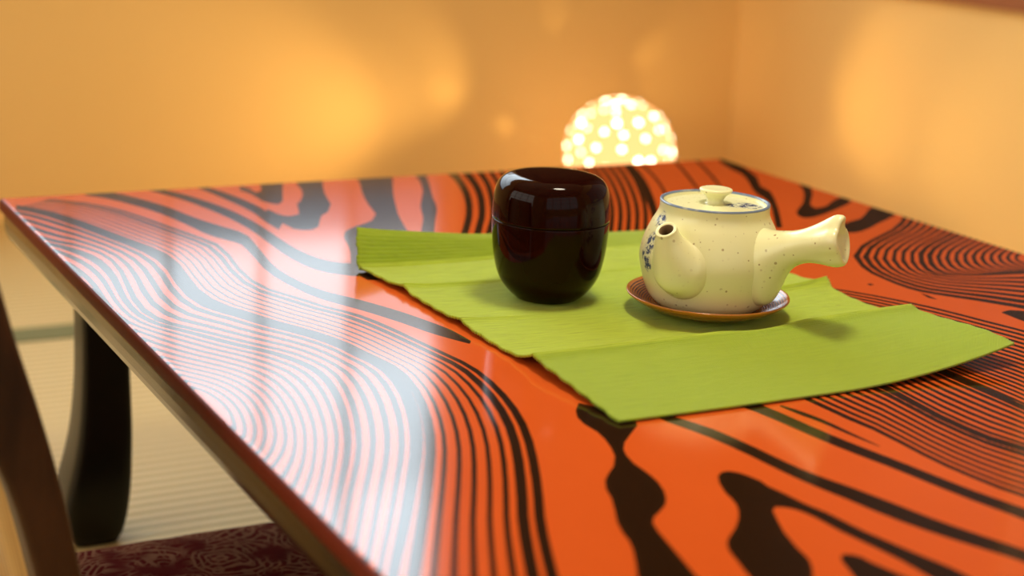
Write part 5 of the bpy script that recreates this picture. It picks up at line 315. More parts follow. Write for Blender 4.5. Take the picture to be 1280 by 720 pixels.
def m_tabletop():
    t = NT('grained_vermilion_lacquer'); c = t.coord()
    at = t.n('ShaderNodeAttribute', _attribute_name='grain')
    wob = t.noise(t.coord((1, 1, 1)), 160, 2)
    sd = t.math('ADD', at.outputs['Fac'], t.math('MULTIPLY', t.math('SUBTRACT', wob, .5), .15))
    f = t.ramp(sd, -.38, .28)
    core = t.ramp(at.outputs['Fac'], .2, 3.5)
    n = t.noise(c, 14, 3); str_ = t.noise(t.coord((260, 30, 1)), 1, 3)
    dark = t.mix(core, (.030, .011, .0035, 1), (.017, .007, .0025, 1))
    dark = t.mix(t.math('MULTIPLY', str_, .35), dark, (.045, .016, .006, 1))
    red = t.mix(n, (.65, .102, .015, 1), (.72, .118, .019, 1))
    col = t.mix(f, red, dark)
    wave = t.noise(c, 7, 2)
    t.bsdf(col, .11, t.bump(wave, .02, .002), Specular__IOR__Level=.40); return t.m
C3A = -.619
def m_mat():
    t = NT('lime_ribbed_cotton'); c = t.coord()
    sp = t.n('ShaderNodeSeparateXYZ'); t.t.links.new(c, sp.inputs[0])
    slub = t.noise(t.coord((40, 1150, 40)), 1.0, 3, .6)
    weft = t.math('SINE', t.math('MULTIPLY', sp.outputs[1], 2*PI/0.00115))
    warp = t.math('SINE', t.math('MULTIPLY', sp.outputs[0], 2*PI/0.00105))
    big = t.noise(c, 9, 3)
    spot = t.ramp(t.noise(t.coord((1, 2.5, 1)), 95, 1), .74, .80)
    dash = t.ramp(t.noise(t.coord((40, 950, 40)), 1.0, 2, .5), .60, .70)
    col = t.mix(t.ramp(slub, .3, .7), (.38, .545, .016, 1), (.58, .76, .042, 1))
    col = t.mix(t.math('MULTIPLY', dash, .55), col, (.21, .29, .010, 1))
    col = t.mix(t.math('MULTIPLY', big, .35), col, (.60, .75, .05, 1))
    col = t.mix(t.math('MULTIPLY', spot, .5), col, (.22, .22, .02, 1))
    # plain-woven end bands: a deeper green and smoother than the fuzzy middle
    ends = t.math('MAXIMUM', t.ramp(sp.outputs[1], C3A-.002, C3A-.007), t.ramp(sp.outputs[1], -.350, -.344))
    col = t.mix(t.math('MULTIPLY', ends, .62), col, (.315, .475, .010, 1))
    slub = t.math('MULTIPLY', slub, t.math('SUBTRACT', 1.0, t.math('MULTIPLY', ends, .55)))
    h = t.math('ADD', t.math('MULTIPLY', slub, 1.1), t.math('MULTIPLY', t.math('MULTIPLY', weft, warp), .35))
    t.bsdf(col, .85, t.bump(h, .8, .0010), Sheen__Weight=.25, Specular__IOR__Level=.2); return t.m
def m_glaze(marks=False, rim=None):
    t = NT('cream_crackle_glaze'); c = t.coord()
    v = t.n('ShaderNodeTexVoronoi', Scale=270.0, Randomness=1.0); t.t.links.new(c, v.inputs['Vector'])
    pick = t.n('ShaderNodeSeparateColor'); t.t.links.new(v.outputs['Color'], pick.inputs[0])
    r = t.math('MULTIPLY', t.math('POWER', pick.outputs[0], 2.0), .33)
    sp = t.math('MULTIPLY', t.ramp(t.math('SUBTRACT', r, v.outputs['Distance']), -.03, .05), t.ramp(pick.outputs[1], .25, .9, .1, 1.0))
    big = t.noise(c, 25, 3)
    col = t.mix(big, (.80, .80, .44, 1), (.85, .855, .51, 1))
    col = t.mix(t.math('MULTIPLY', sp, .7), col, (.30, .20, .075, 1))
    if marks:
        nz = t.noise(t.coord((1, 1, 1.3)), 210, 3, .65)
        nz2 = t.noise(t.coord((1, 1, .8)), 330, 2, .6)
        tot = None
        for (x, y, z, rad) in marks:
            d = t.n('ShaderNodeVectorMath', _operation='DISTANCE'); t.t.links.new(c, d.inputs[0]); d.inputs[1].default_value = (x, y, z)
            k = t.ramp(d.outputs['Value'], rad, rad*.55)
            tot = k if tot is None else t.math('MAXIMUM', tot, k)
        ink = t.math('MULTIPLY', tot, t.ramp(t.math('ADD', nz, t.math('MULTIPLY', t.math('SUBTRACT', nz2, .5), .5)), .46, .56))
        col = t.mix(t.math('MULTIPLY', tot, .35), col, (.62, .66, .62, 1))
        col = t.mix(t.math('MULTIPLY', ink, .92), col, (.020, .045, .17, 1))
    if rim:
        sep = t.n('ShaderNodeSeparateXYZ'); t.t.links.new(c, sep.inputs[0])
        f = t.ramp(sep.outputs[2], rim-.0011, rim-.0003)
        col = t.mix(t.math('MULTIPLY', f, t.ramp(t.noise(c, 120, 2), .25, .5, .7, 1.0)), col, (.16, .22, .33, 1))
    t.bsdf(col, .26, t.bump(t.noise(c, 60, 2), .05, .002), Specular__IOR__Level=.5); return t.m
def m_saucer():
    t = NT('turned_amber_lacquer'); c = t.coord()
    sp = t.n('ShaderNodeSeparateXYZ'); t.t.links.new(c, sp.inputs[0])
    rr = t.math('SQRT', t.math('ADD', t.math('MULTIPLY', sp.outputs[0], sp.outputs[0]), t.math('MULTIPLY', sp.outputs[1], sp.outputs[1])))
    w = t.math('SINE', t.math('MULTIPLY', rr, 2*PI/0.00175))
    inside = t.math('MULTIPLY', t.ramp(w, .05, .55), t.ramp(rr, .0592, .0582))
    col = t.mix(inside, (.47, .150, .018, 1), (.050, .018, .006, 1))
    t.bsdf(col, .25, None, Coat__Weight=.5, Coat__Roughness=.08); return t.m
def m_brocade():
    t = NT('red_brocade'); c = t.coord()
    dn = t.n('ShaderNodeTexNoise', Scale=22.0, Detail=2.0); t.t.links.new(c, dn.inputs['Vector'])
    v2 = t.n('ShaderNodeVectorMath', _operation='MULTIPLY_ADD'); t.t.links.new(dn.outputs['Color'], v2.inputs[0])
    v2.inputs[1].default_value = (.03, .03, .03); t.t.links.new(c, v2.inputs[2])
    def rings(scale, freq, lo, hi):
        v = t.n('ShaderNodeTexVoronoi', Scale=scale); t.t.links.new(v2.outputs[0], v.inputs['Vector'])
        return t.ramp(t.math('SINE', t.math('MULTIPLY', v.outputs['Distance'], freq)), lo, hi)
    a = rings(15, 60, .15, .6); b = rings(46, 26, .3, .7)
    patch = t.ramp(t.noise(c, 17, 2), .38, .50)
    f = t.math('MAXIMUM', t.math('MULTIPLY', a, patch), t.math('MULTIPLY', b, t.math('MULTIPLY', patch, .8)))
    col = t.mix(f, (.105, .006, .005, 1), (.27, .13, .075, 1))
    weave = t.noise(t.coord((900, 900, 900)), 1, 1)
    t.bsdf(col, .9, t.bump(weave, .3, .0006), Specular__IOR__Level=.05); return t.m

PLASTER = m_plaster(); TATAMI = m_tatami()
HERI = m_plain('green_binding_cloth', (.20, .20, .075), .8)
SILL = m_wood('reddish_sill_wood', (.26, .085, .03), (.36, .125, .045), .45)
CEILM = m_wood('cedar_ceiling_boards', (.50, .33, .17), (.60, .41, .22), .6, (8, 90, 8))
TABLE = m_tabletop()
LIP = m_plain('red_brown_lacquer_edge', (.155, .023, .009), .5, Specular__IOR__Level=.08)
BAND = m_wood('dark_lacquered_band', (.022, .012, .005), (.040, .023, .009), .2, (40, 5, 60), Coat__Weight=.6, Coat__Roughness=.2)
BLACK = m_plain('black_lacquer', (.004, .003, .002), .28, Specular__IOR__Level=.35)
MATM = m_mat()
CADDY = m_plain('oxblood_black_lacquer', (.0120, .0013, .0008), .06, Specular__IOR__Level=.14)
SAUCER = m_saucer()
WALNUT = m_wood('dark_walnut', (.022, .008, .003), (.075, .030, .010), .45, (30, 30, 7), Specular__IOR__Level=.25)
PLY = m_wood('honey_plywood', (.42, .25, .075), (.52, .32, .105), .45, (30, 60, 6))
BROCADE = m_brocade()
PANELW = m_wood('smoked_panel_wood', (.055, .024, .010), (.10, .045, .018), .5)
FRAMEW = m_wood('pale_frame_wood', (.36, .22, .11), (.46, .29, .15), .5)

# ================================================================== the setting
def quad_obj(name, quads, mat):
    V, F = [], []
    for q in quads:
        F.append(tuple(range(len(V), len(V)+4))); V += q
    return structure(link(name, V, F, [mat], None, False))

# floor, tatami with bound edges
bm = bmesh.new(); add_box(bm, (LEFT-.1, FRONT-.1, -.06), (RIGHT+.1, BACK+.1, 0)); structure(bm_obj('floor', bm, [TATAMI]))
for k, yy in enumerate((.615, -1.21)):
    bm = bmesh.new(); add_box(bm, (LEFT, yy-.030, .0001), (RIGHT, yy+.030, .0022), .0008)
    structure(bm_obj('trim_%d' % (k+1), bm, [HERI]))
# walls (with real thickness); the back wall and the right wall each hold a window opening
WX0, WX1, WZ0, WZ1 = -.72, 1.11, .610, 1.74
T = .10
bm = bmesh.new()
add_box(bm, (LEFT-T, BACK, 0), (RIGHT+T, BACK+T, WZ0)); add_box(bm, (LEFT-T, BACK, WZ1), (RIGHT+T, BACK+T, CEIL))
add_box(bm, (LEFT-T, BACK, WZ0), (WX0, BACK+T, WZ1)); add_box(bm, (WX1, BACK, WZ0), (RIGHT+T, BACK+T, WZ1))
structure(bm_obj('wall_back', bm, [PLASTER]))
RY0, RY1, RZ0, RZ1 = -1.6, .38, .475, 1.70
bm = bmesh.new()
add_box(bm, (RIGHT, FRONT-T, 0), (RIGHT+T, BACK, RZ0)); add_box(bm, (RIGHT, FRONT-T, RZ1), (RIGHT+T, BACK, CEIL))
add_box(bm, (RIGHT, FRONT-T, RZ0), (RIGHT+T, RY0, RZ1)); add_box(bm, (RIGHT, RY1, RZ0), (RIGHT+T, BACK, RZ1))
structure(bm_obj('wall_right', bm, [PLASTER]))
LY0, LY1, LZ0, LZ1 = -1.5, .95, .42, 1.85
bm = bmesh.new()
add_box(bm, (LEFT-T, FRONT-T, 0), (LEFT, BACK, LZ0)); add_box(bm, (LEFT-T, FRONT-T, LZ1), (LEFT, BACK, CEIL))
add_box(bm, (LEFT-T, FRONT-T, LZ0), (LEFT, LY0, LZ1)); add_box(bm, (LEFT-T, LY1, LZ0), (LEFT, BACK, LZ1))
structure(bm_obj('wall_left', bm, [PLASTER]))
FX0, FX1, FZ0, FZ1 = -1.75, 1.35, .40, 1.95
bm = bmesh.new()
add_box(bm, (LEFT, FRONT-T, 0), (RIGHT, FRONT, FZ0)); add_box(bm, (LEFT, FRONT-T, FZ1), (RIGHT, FRONT, CEIL))
add_box(bm, (LEFT, FRONT-T, FZ0), (FX0, FRONT, FZ1)); add_box(bm, (FX1, FRONT-T, FZ0), (RIGHT, FRONT, FZ1))
structure(bm_obj('wall_front', bm, [PLASTER]))
bm = bmesh.new(); add_box(bm, (LEFT-T, FRONT-T, CEIL), (RIGHT+T, BACK+T, CEIL+.05)); structure(bm_obj('ceiling', bm, [CEILM]))
# dark board panelling above the sill, either side of the corner
def boards(name, a, b, n, axis):
    bm = bmesh.new()
    for k in range(n):
        p, q = list(a), list(b); w = (b[axis]-a[axis])/n
        p[axis] = a[axis]+w*k+.002; q[axis] = a[axis]+w*(k+1)-.002; add_box(bm, p, q, .002)
    return structure(bm_obj(name, bm, [PANELW]))
boards('trim_4', (1.135, BACK-.014, .56), (RIGHT-.016, BACK, CEIL), 5, 0)
boards('trim_5', (RIGHT-.014, RY1+.01, .475), (RIGHT, BACK-.016, CEIL), 7, 1)
# low sill rail along the right wall
bm = bmesh.new(); add_box(bm, (RIGHT-.022, FRONT, .437), (RIGHT, BACK, .475), .003)
structure(bm_obj('trim_3', bm, [SILL]))

# the shoji window in the back wall: frame, slender bars, paper panes lit by the daylight outside
def window(name, mk):
    r = bpy.data.objects.new(name, None); COL.objects.link(r); r['kind'] = 'structure'
    mk(r); return r
DAY = emission('daylit_shoji_paper', (.80, .92, 1.0), W_DAY)
DAY2 = emission('daylit_shoji_paper', (.80, .92, 1.0), W_DAY2)
DAY3 = emission('daylit_shoji_paper', (.80, .92, 1.0), W_DAY3)
DIM = emission('shaded_lower_pane', (.80, .86, 1.0), W_DIM)
MID = emission('half_shaded_pane', (.95, .93, .92), W_MID)
SIDE = emission('evening_side_pane', (1.0, .80, .62), W_SIDE)
def win_back(r):
    bm = bmesh.new(); w = .028
    add_box(bm, (WX0, BACK-.012, WZ0), (WX1, BACK+.05, WZ0+w), .002); add_box(bm, (WX0, BACK-.012, WZ1-w), (WX1, BACK+.05, WZ1), .002)
    add_box(bm, (WX0, BACK-.012, WZ0+w), (WX0+w, BACK+.05, WZ1-w), .002); add_box(bm, (WX1-w*.4, BACK-.012, WZ0+w), (WX1, BACK+.05, WZ1-w), .002)
    bm_obj('window_frame', bm, [FRAMEW], r)
    bm = bmesh.new()
    for x in (-.53, -.35, -.17, .01, .19, .37, .55, .73, .912): add_box(bm, (x-.0042, BACK+.012, WZ0+w), (x+.0042, BACK+.03, WZ1-w), .001)
    for z in (.722, .955, 1.25): add_box(bm, (WX0+w, BACK+.012, z-.003), (WX1-w*.4, BACK+.03, z+.003), .001)
    bm_obj('lattice', bm, [FRAMEW], r)
    for nm, x0, x1, z0, z1, m in (('lower_pane', WX0, WX1, WZ0, .722, DIM), ('paper_pane', WX0, .912, .722, .955, DAY), ('paper_pane', WX0, WX1, .955, 1.25, DAY2), ('paper_pane', WX0, WX1, 1.25, WZ1, DAY3),
                                  ('side_pane', .912, WX1, .722, .955, MID)):
        bm = bmesh.new(); add_box(bm, (x0, BACK+.030, z0), (x1, BACK+.034, z1)); bm_obj(nm, bm, [m], r)
window('window_1', win_back)
def win_right(r):
    bm = bmesh.new(); w = .035
    for y in (RY0, RY0+.64, RY0+1.30, RY1-w): add_box(bm, (RIGHT-.006, y, RZ0), (RIGHT+.05, y+w, RZ1), .002)
    add_box(bm, (RIGHT-.006, RY0, RZ1-w), (RIGHT+.05, RY1, RZ1), .002)
    bm_obj('window_frame', bm, [FRAMEW], r)
    bm = bmesh.new(); add_box(bm, (RIGHT+.03, RY0, RZ0), (RIGHT+.034, RY1, RZ1)); bm_obj('paper_pane', bm, [SIDE], r)
window('window_2', win_right)
FFILL = emission('front_fill_glow', (1.0, .95, .86), W_FRONT)  # added, unseen window behind the camera; its glow brightens walls and teapot front
def fill_front(r):
    bm = bmesh.new(); w = .035
    for k in range(5): x = FX0+(FX1-FX0-w)*k/4; add_box(bm, (x, FRONT-.05, FZ0), (x+w, FRONT+.006, FZ1), .002)
    for z in (FZ0, FZ0+.5, FZ0+1.0, FZ1-w): add_box(bm, (FX0, FRONT-.03, z), (FX1, FRONT+.002, z+w*.6), .002)
    bm_obj('window_frame', bm, [FRAMEW], r)
    bm = bmesh.new(); add_box(bm, (FX0, FRONT-.044, FZ0), (FX1, FRONT-.040, FZ1)); bm_obj('paper_pane', bm, [FFILL], r)
window('fill_panel_3', fill_front)
LFILL = emission('left_fill_glow', (1.0, .93, .78), W_LEFT)  # unseen left window, put in as fill light for floor, leg and right wall
def fill_left(r):
    bm = bmesh.new(); w = .035
    for k in range(5): y = LY0+(LY1-LY0-w)*k/4; add_box(bm, (LEFT-.05, y, LZ0), (LEFT+.006, y+w, LZ1), .002)
    for z in (LZ0, LZ0+.48, LZ0+.96, LZ1-w): add_box(bm, (LEFT-.03, LY0, z), (LEFT+.002, LY1, z+w*.6), .002)
    bm_obj('window_frame', bm, [FRAMEW], r)
    bm = bmesh.new(); add_box(bm, (LEFT-.044, LY0, LZ0), (LEFT-.040, LY1, LZ1)); bm_obj('paper_pane', bm, [LFILL], r)
window('fill_panel_4', fill_left)

# ================================================================== the low table
table = thing('low_table', 'low lacquered table with orange and dark brown wood grain, set with green runner', 'table', (0, 0, 0))
def sdf_grid(X, Y, polys):
    """signed depth in mm inside the dark grain figures (negative outside), on grid coords in mm (1-D X, Y)."""
    H = np.full((len(Y), len(X)), -9.0)
    for P in polys:
        Q = np.vstack([P, P[:1]])
        x0, x1 = P[:, 0].min()-4, P[:, 0].max()+4; y0, y1 = P[:, 1].min()-4, P[:, 1].max()+4
        i0, i1 = np.searchsorted(X, x0), np.searchsorted(X, x1); j0, j1 = np.searchsorted(Y, y0), np.searchsorted(Y, y1)
        if i1 <= i0 or j1 <= j0: continue
        gx, gy = np.meshgrid(X[i0:i1], Y[j0:j1]); d2 = np.full(gx.shape, 81.0); ins = np.zeros(gx.shape, bool)
        for a, b in zip(Q, Q[1:]):
            e = b-a; L = e@e
            if L < 1e-9: continue
            # nearest distance, only near the segment
            bx0, bx1 = min(a[0], b[0])-5, max(a[0], b[0])+5; by0, by1 = min(a[1], b[1])-5, max(a[1], b[1])+5
            p0, p1 = np.searchsorted(X[i0:i1], bx0), np.searchsorted(X[i0:i1], bx1)
            q0, q1 = np.searchsorted(Y[j0:j1], by0), np.searchsorted(Y[j0:j1], by1)
            if p1 > p0 and q1 > q0:
                sx = gx[q0:q1, p0:p1]-a[0]; sy = gy[q0:q1, p0:p1]-a[1]
                t = np.clip((sx*e[0]+sy*e[1])/L, 0, 1)
                d = (sx-t*e[0])**2+(sy-t*e[1])**2
                d2[q0:q1, p0:p1] = np.minimum(d2[q0:q1, p0:p1], d)
            if a[1] != b[1]:
                r0, r1 = np.searchsorted(Y[j0:j1], min(a[1], b[1])), np.searchsorted(Y[j0:j1], max(a[1], b[1]))
                if r1 > r0:
                    yy = Y[j0:j1][r0:r1]; xc = a[0]+(yy-a[1])/(b[1]-a[1])*e[0]
                    ins[r0:r1] ^= gx[r0:r1] < xc[:, None]
        s = np.where(ins, 1, -1)*np.sqrt(d2)
        H[j0:j1, i0:i1] = np.maximum(H[j0:j1, i0:i1], s)
    return H
def make_tabletop():
    ins = .0035
    X = np.linspace(ins, TW-ins, 760)
    Y = np.r_[np.arange(-TL+ins, -.93, .003), np.linspace(-.93, -.62, 300, endpoint=False), np.linspace(-.62, -ins, 500)]
    polys = [np.array([[float(c)/10 for c in q.split(',')] for q in s.split()]) for s in GRAIN]
    Hs = sdf_grid(X*1000, Y*1000, polys)
    nx, ny = len(X), len(Y)
    gx, gy = np.meshgrid(X, Y)
    V = np.stack([gx.ravel(), gy.ravel(), np.full(gx.size, TOP)], 1)
    idx = np.arange(nx*ny).reshape(ny, nx)
    F = np.stack([idx[:-1, :-1].ravel(), idx[:-1, 1:].ravel(), idx[1:, 1:].ravel(), idx[1:, :-1].ravel()], 1)
    # border loop, counter-clockwise
    loop = np.r_[idx[0, :], idx[1:, -1], idx[-1, -2::-1], idx[-2:0:-1, 0]]
    B = V[loop]; n = len(loop)
    cx = np.clip(B[:, 0], ins+.004, TW-ins-.004); cy_ = np.clip(B[:, 1], -TL+ins+.004, -ins-.004)
    def nrm():
        N = np.zeros((n, 2))
        N[:, 0] = np.where(B[:, 0] < ins+1e-6, -1, np.where(B[:, 0] > TW-ins-1e-6, 1, 0))
        N[:, 1] = np.where(B[:, 1] < -TL+ins+1e-6, -1, np.where(B[:, 1] > -ins-1e-6, 1, 0))
        return N
    N = nrm(); rows = [loop]; VV = [V]; FF = [F]; base = len(V); mats = [0]*len(F)
    prof = [(.0013, -.0004), (.0026, -.0014), (.0033, -.0026), (.0035, -.0045), (.0035, -.0104), (.0026, -.0120), (.0005, -.0127), (-.004, -.0129)]
    for o, dz in prof:
        P = B.copy(); P[:, :2] += N*o; P[:, 2] += dz
        VV.append(P); rows.append(np.arange(base, base+n)); base += n
    for k in range(len(rows)-1):
        a, b = rows[k], rows[k+1]; a2, b2 = np.roll(a, -1), np.roll(b, -1)
        FF.append(np.stack([a, b, b2, a2], 1)); mats += [0 if k < 1 else 1]*n
    V = np.vstack(VV); F = np.vstack(FF)
    me = bpy.data.meshes.new('tabletop')
    me.from_pydata(V.tolist(), [], F.tolist())
    me.materials.append(TABLE); me.materials.append(LIP)
    me.polygons.foreach_set('material_index', mats); me.polygons.foreach_set('use_smooth', [True]*len(F))
    at = me.attributes.new('grain', 'FLOAT', 'POINT')
    val = np.full(len(V), -9.0); val[:nx*ny] = Hs.ravel(); val[nx*ny:nx*ny+n] = Hs.ravel()[loop]
    at.data.foreach_set('value', val.astype(np.float32))
    me.update()
    o = bpy.data.objects.new('tabletop', me); COL.objects.link(o); o.parent = table
    return o
make_tabletop()
def rect_loft(name, prof, mat, parent):
    """prof: (inset, z) rings round the table's rectangle."""
    rings = []
    for ins, z in prof:
        rings.append([(ins, -TL+ins, z), (TW-ins, -TL+ins, z), (TW-ins, -ins, z), (ins, -ins, z)])
    return loft(name, rings, [mat], parent, True, True, False)
band = rect_loft('edge_band', [(.0070, TOP-.0128), (.0046, TOP-.0132), (.0038, TOP-.0165), (.0034, TOP-.0225), (.0038, TOP-.0300), (.0058, TOP-.0362), (.0105, TOP-.0385)], BAND, table)
def leg(sx, sy, cx, cy):
    """curved plank leg: (outward x offset, outward y offset, half widths) against height; feet splay outwards."""
    rows = [(.290, .000, .0225, .0225), (.240, .000, .0218, .0220), (.190, .000, .0220, .0222), (.150, .0005, .0232, .0235), (.115, .0020, .0252, .0258),
            (.085, .0050, .0275, .0285), (.060, .0085, .0300, .0310), (.040, .0115, .0310, .0322), (.024, .0130, .0300, .0316), (.010, .0130, .0262, .0285), (.002, .0120, .0215, .0240), (.0, .0115, .0195, .0220)]
    rows = smooth_profile(rows, 40); rings = []
    for z, off, hx, hy in rows:
        ring = []
        for k in range(24):
            a = 2*PI*k/24+PI/24; c, s = math.cos(a), math.sin(a); e = .28
            ring.append((cx+sx*off+hx*math.copysign(abs(c)**e, c), cy+sy*off*.6+hy*math.copysign(abs(s)**e, s), max(z, 0.0004)))
        rings.append(ring)
    return loft('leg', rings, [BLACK], table, True, True)
for sx, sy, cx, cy in ((-1, 1, .0760, -.066), (1, 1, TW-.076, -.066), (-1, -1, .076, -TL+.066), (1, -1, TW-.076, -TL+.066)): leg(sx, sy, cx, cy)

# ================================================================== the green table runner
MX0, MX1, MY0, MY1 = .2200, .5470, -.7340, -.3060
POT = (.411, -.5503); NAT = (.3151, -.4745)
C1, C2, C3 = -.421, -.517, -.619
def sstep(t): t = np.clip(t, 0, 1); return t*t*(3-2*t)
def mat_height(x, y):
    u = (x-MX0)/(MX1-MX0)
    z = .0026+0*x
    le = np.exp(-(x-MX0)/.03); re = np.exp(-(MX1-x)/.05)
    z = z+.0020*np.exp(-np.abs(y-C1)/.010)*le*1.4+.0006*np.exp(-np.abs(y-C1)/.004)
    z = z+np.exp(-np.abs(y-C2)/.013)*(.0022*le+.0065*re)+.0006*np.exp(-np.abs(y-C2)/.004)
    # the folded ridge, sloping down to the front hem
    r3 = np.where(y > C3, np.exp(-(y-C3)/.014), np.clip(1-(C3-y)/.110, 0, 1)**1.0)
    z = z+r3*(.0080+.0040*sstep((u-.45)/.55))
    # front right corner curls up, back left corner curls up steeply
    z = z+.0135*np.clip((u-.52)/.48, 0, 1)**1.7*sstep((-.612-y)/.115)
    back = np.clip((y+.348)/.042, 0, 1)
    z = z+np.interp(u, [0, .1, .33, .65, .95], [.0262, .0222, .0128, .0040, 0])*(back**1.15)
    z = z+.0020*le*sstep((y+.62)/.1)
    # long pressed ribs
    zone0 = sstep((y+.358)/.006)*(1-sstep((y+.316)/.004))*(1-.8*sstep((u-.30)/.25))
    ribs = .0052*(np.abs(np.sin(PI*y/.0050))**.45-.8)
    z = z+ribs*zone0
    for c, wd, side in ((C1, .0065, 1-.7*sstep((u-.25)/.3)), (C2-.002, .006, .35+.65*sstep((u-.5)/.4)), (C3-.006, .010, .6+0*u)):
        z = z+.0019*(np.abs(np.sin(PI*y/.0032))**.6-.75)*np.exp(-((y-c)/wd)**2)*side
    # pressed flat under the vessels
    for (cx, cy), rad in ((NAT, .040), (POT, .050)):
        d = np.sqrt((x-cx)**2+(y-cy)**2); k = 1-sstep((d-rad)/.03)
        z = z*(1-k)+.0026*k
    return z
def make_mat():
    nx, ny = 150, 940
    U = np.linspace(0, 1, nx); Y = np.linspace(MY0, MY1, ny)
    u, y = np.meshgrid(U, Y)
    edge = .0011*np.abs(np.sin(PI*y/.0029))+.0006*np.sin(y*310)
    cr = sum(.0035*np.exp(-((y-c)/.009)**2) for c in (C1, C2, C3))
    xl = MX0+.0015*np.sin(y*17)-edge+np.interp(y, [-.47, -.42, -.348, -.306], [0, -.001, -.0080, -.001])+cr*.6; xr = MX1+.0012*np.sin(y*23)+edge+cr
    x = xl+(xr-xl)*u
    yy = y+.006*np.clip((u-.6)/.4, 0, 1)**2*sstep((-.66-y)/.07)-.003*np.sin(u*PI)*sstep((-.66-y)/.07)
    z = mat_height(x, y)
    bk = np.clip(y+.348, 0, 1); yy = yy-bk*(1-np.interp(u, [0, .4, .9], [.52, .82, 1.05]))
    th = .0016+.0007*np.exp(-np.minimum(x-xl, xr-x)/.0012)*np.abs(np.sin(PI*y/.0029))
    top = np.stack([x.ravel(), yy.ravel(), (TOP+z).ravel()], 1); bot = np.stack([x.ravel(), yy.ravel(), (TOP+np.maximum(z-th, .0003)).ravel()], 1)
    N = nx*ny; idx = np.arange(N).reshape(ny, nx)
    F = np.stack([idx[:-1, :-1].ravel(), idx[:-1, 1:].ravel(), idx[1:, 1:].ravel(), idx[1:, :-1].ravel()], 1)
    loop = np.r_[idx[0, :], idx[1:, -1], idx[-1, -2::-1], idx[-2:0:-1, 0]]; l2 = np.roll(loop, -1)
    Sd = np.stack([loop, loop+N, l2+N, l2], 1)
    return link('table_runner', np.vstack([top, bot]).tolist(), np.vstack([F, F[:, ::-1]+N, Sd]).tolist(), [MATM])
o = make_mat(); o['label'] = 'lime green ribbed cotton mat with curled corners lying across the table'; o['category'] = 'table mat'
MZ = TOP+.0026

# ================================================================== lacquer tea caddy
caddy = thing('tea_caddy', 'dark lacquer tea caddy with rounded lid standing on green mat', 'tea caddy', (NAT[0], NAT[1], MZ+.0003))
mmv = lambda P: [(r/1000, z/1000) for r, z in P]
body = [(0, .6), (12, .5), (20, .2), (22.5, 0), (24.5, .8), (28.5, 4.2), (32.6, 8.6), (36.2, 13.6), (39.4, 20.5), (41.8, 30), (43.4, 40.5), (44.2, 50), (44.55, 58), (44.55, 61.6)]
pb = smooth_profile(body[4:], 46).tolist()
lathe('body', mmv(body[:4]+pb+[(44.3, 62.1), (43.4, 62.2), (42.6, 62.2)]), [CADDY], caddy, 160)
lid = [(44.65, 63.1), (44.55, 70), (44.1, 77), (43.2, 83), (41.3, 88.3), (38.2, 92.2), (34.0, 94.6), (29.5, 95.7), (24, 96.3), (14, 96.8), (0, 97.0)]
lathe('lid', mmv([(42.6, 62.3), (43.5, 62.3), (44.4, 62.5)]+smooth_profile(lid, 52).tolist()), [CADDY], caddy, 160)

# ================================================================== saucer and teapot
saucer = lathe('saucer', mmv([(0, 2.2), (24, 2.0), (25, 0), (29, 0), (30, 1.6)]+smooth_profile([(31, 2.4), (40, 3.6), (49, 6.2), (56, 9.9), (60.2, 13.0), (61.3, 14.2), (61.2, 15.1), (60.2, 15.2), (58.0, 13.4), (53, 10.0), (46, 6.9), (39, 5.2), (33, 4.6)], 60).tolist()+[(20, 4.4), (0, 4.4)]), [SAUCER], None, 160, (POT[0], POT[1], MZ+.0003))
saucer['label'] = 'round amber lacquer saucer with fine dark rings under the teapot'; saucer['category'] = 'saucer'

PZ = MZ+.0003+.0046
teapot = thing('teapot', 'cream glazed side-handled teapot with short spout and small blue brush marks', 'teapot', (POT[0], POT[1], PZ))
zt = TOP-PZ            # heights above the table top -> heights in the teapot's own frame
R2 = Vector((.88160, -.47199, 0)); T2 = Vector((-.48314, -.87555, 0))
def direction(deg): a = math.radians(deg); return (R2*math.cos(a)+T2*math.sin(a)).normalized()
outer = [(33, 8.0), (36.4, 9.0), (40.0, 11.2), (45.2, 17.0), (49.0, 25.5), (52.0, 35.5), (53.4, 44.5), (52.6, 52.5), (49.8, 62.0), (45.6, 71.5), (42.2, 77.6), (40.9, 81.5), (40.7, 85.0), (40.9, 87.6)]
po = smooth_profile(outer, 70).tolist()
prof = [(0, 8.6), (26, 8.4), (29, 7.9), (31, 7.6)]+po+[(40.7, 88.5), (39.8, 88.9), (38.7, 88.6), (38.1, 87.4), (37.6, 84.6), (35.2, 83.6), (35.2, 82.0), (38.2, 80), (46, 66), (49, 45), (44, 22), (34, 13), (0, 12)]
prof = [(r/1000, z/1000+zt) for r, z in prof]
RIMZ = .0881+zt
def on_body(deg, z, out=0.0):
    r = np.interp(z, [q[1] for q in outer], [q[0] for q in outer])/1000+out
    d = direction(deg); return (d.x*r, d.y*r, z/1000+zt)
marks = [(*on_body(160, 76), .0075), (*on_body(158, 60), .0085), (*on_body(162, 51), .009), (*on_body(157, 43), .007)]
GL_BODY = m_glaze(marks, RIMZ); GL = m_glaze(); CLAY = m_plain('bare_clay', (.20, .125, .05), .7)
lathe('body', prof, [GL_BODY], teapot, 192)
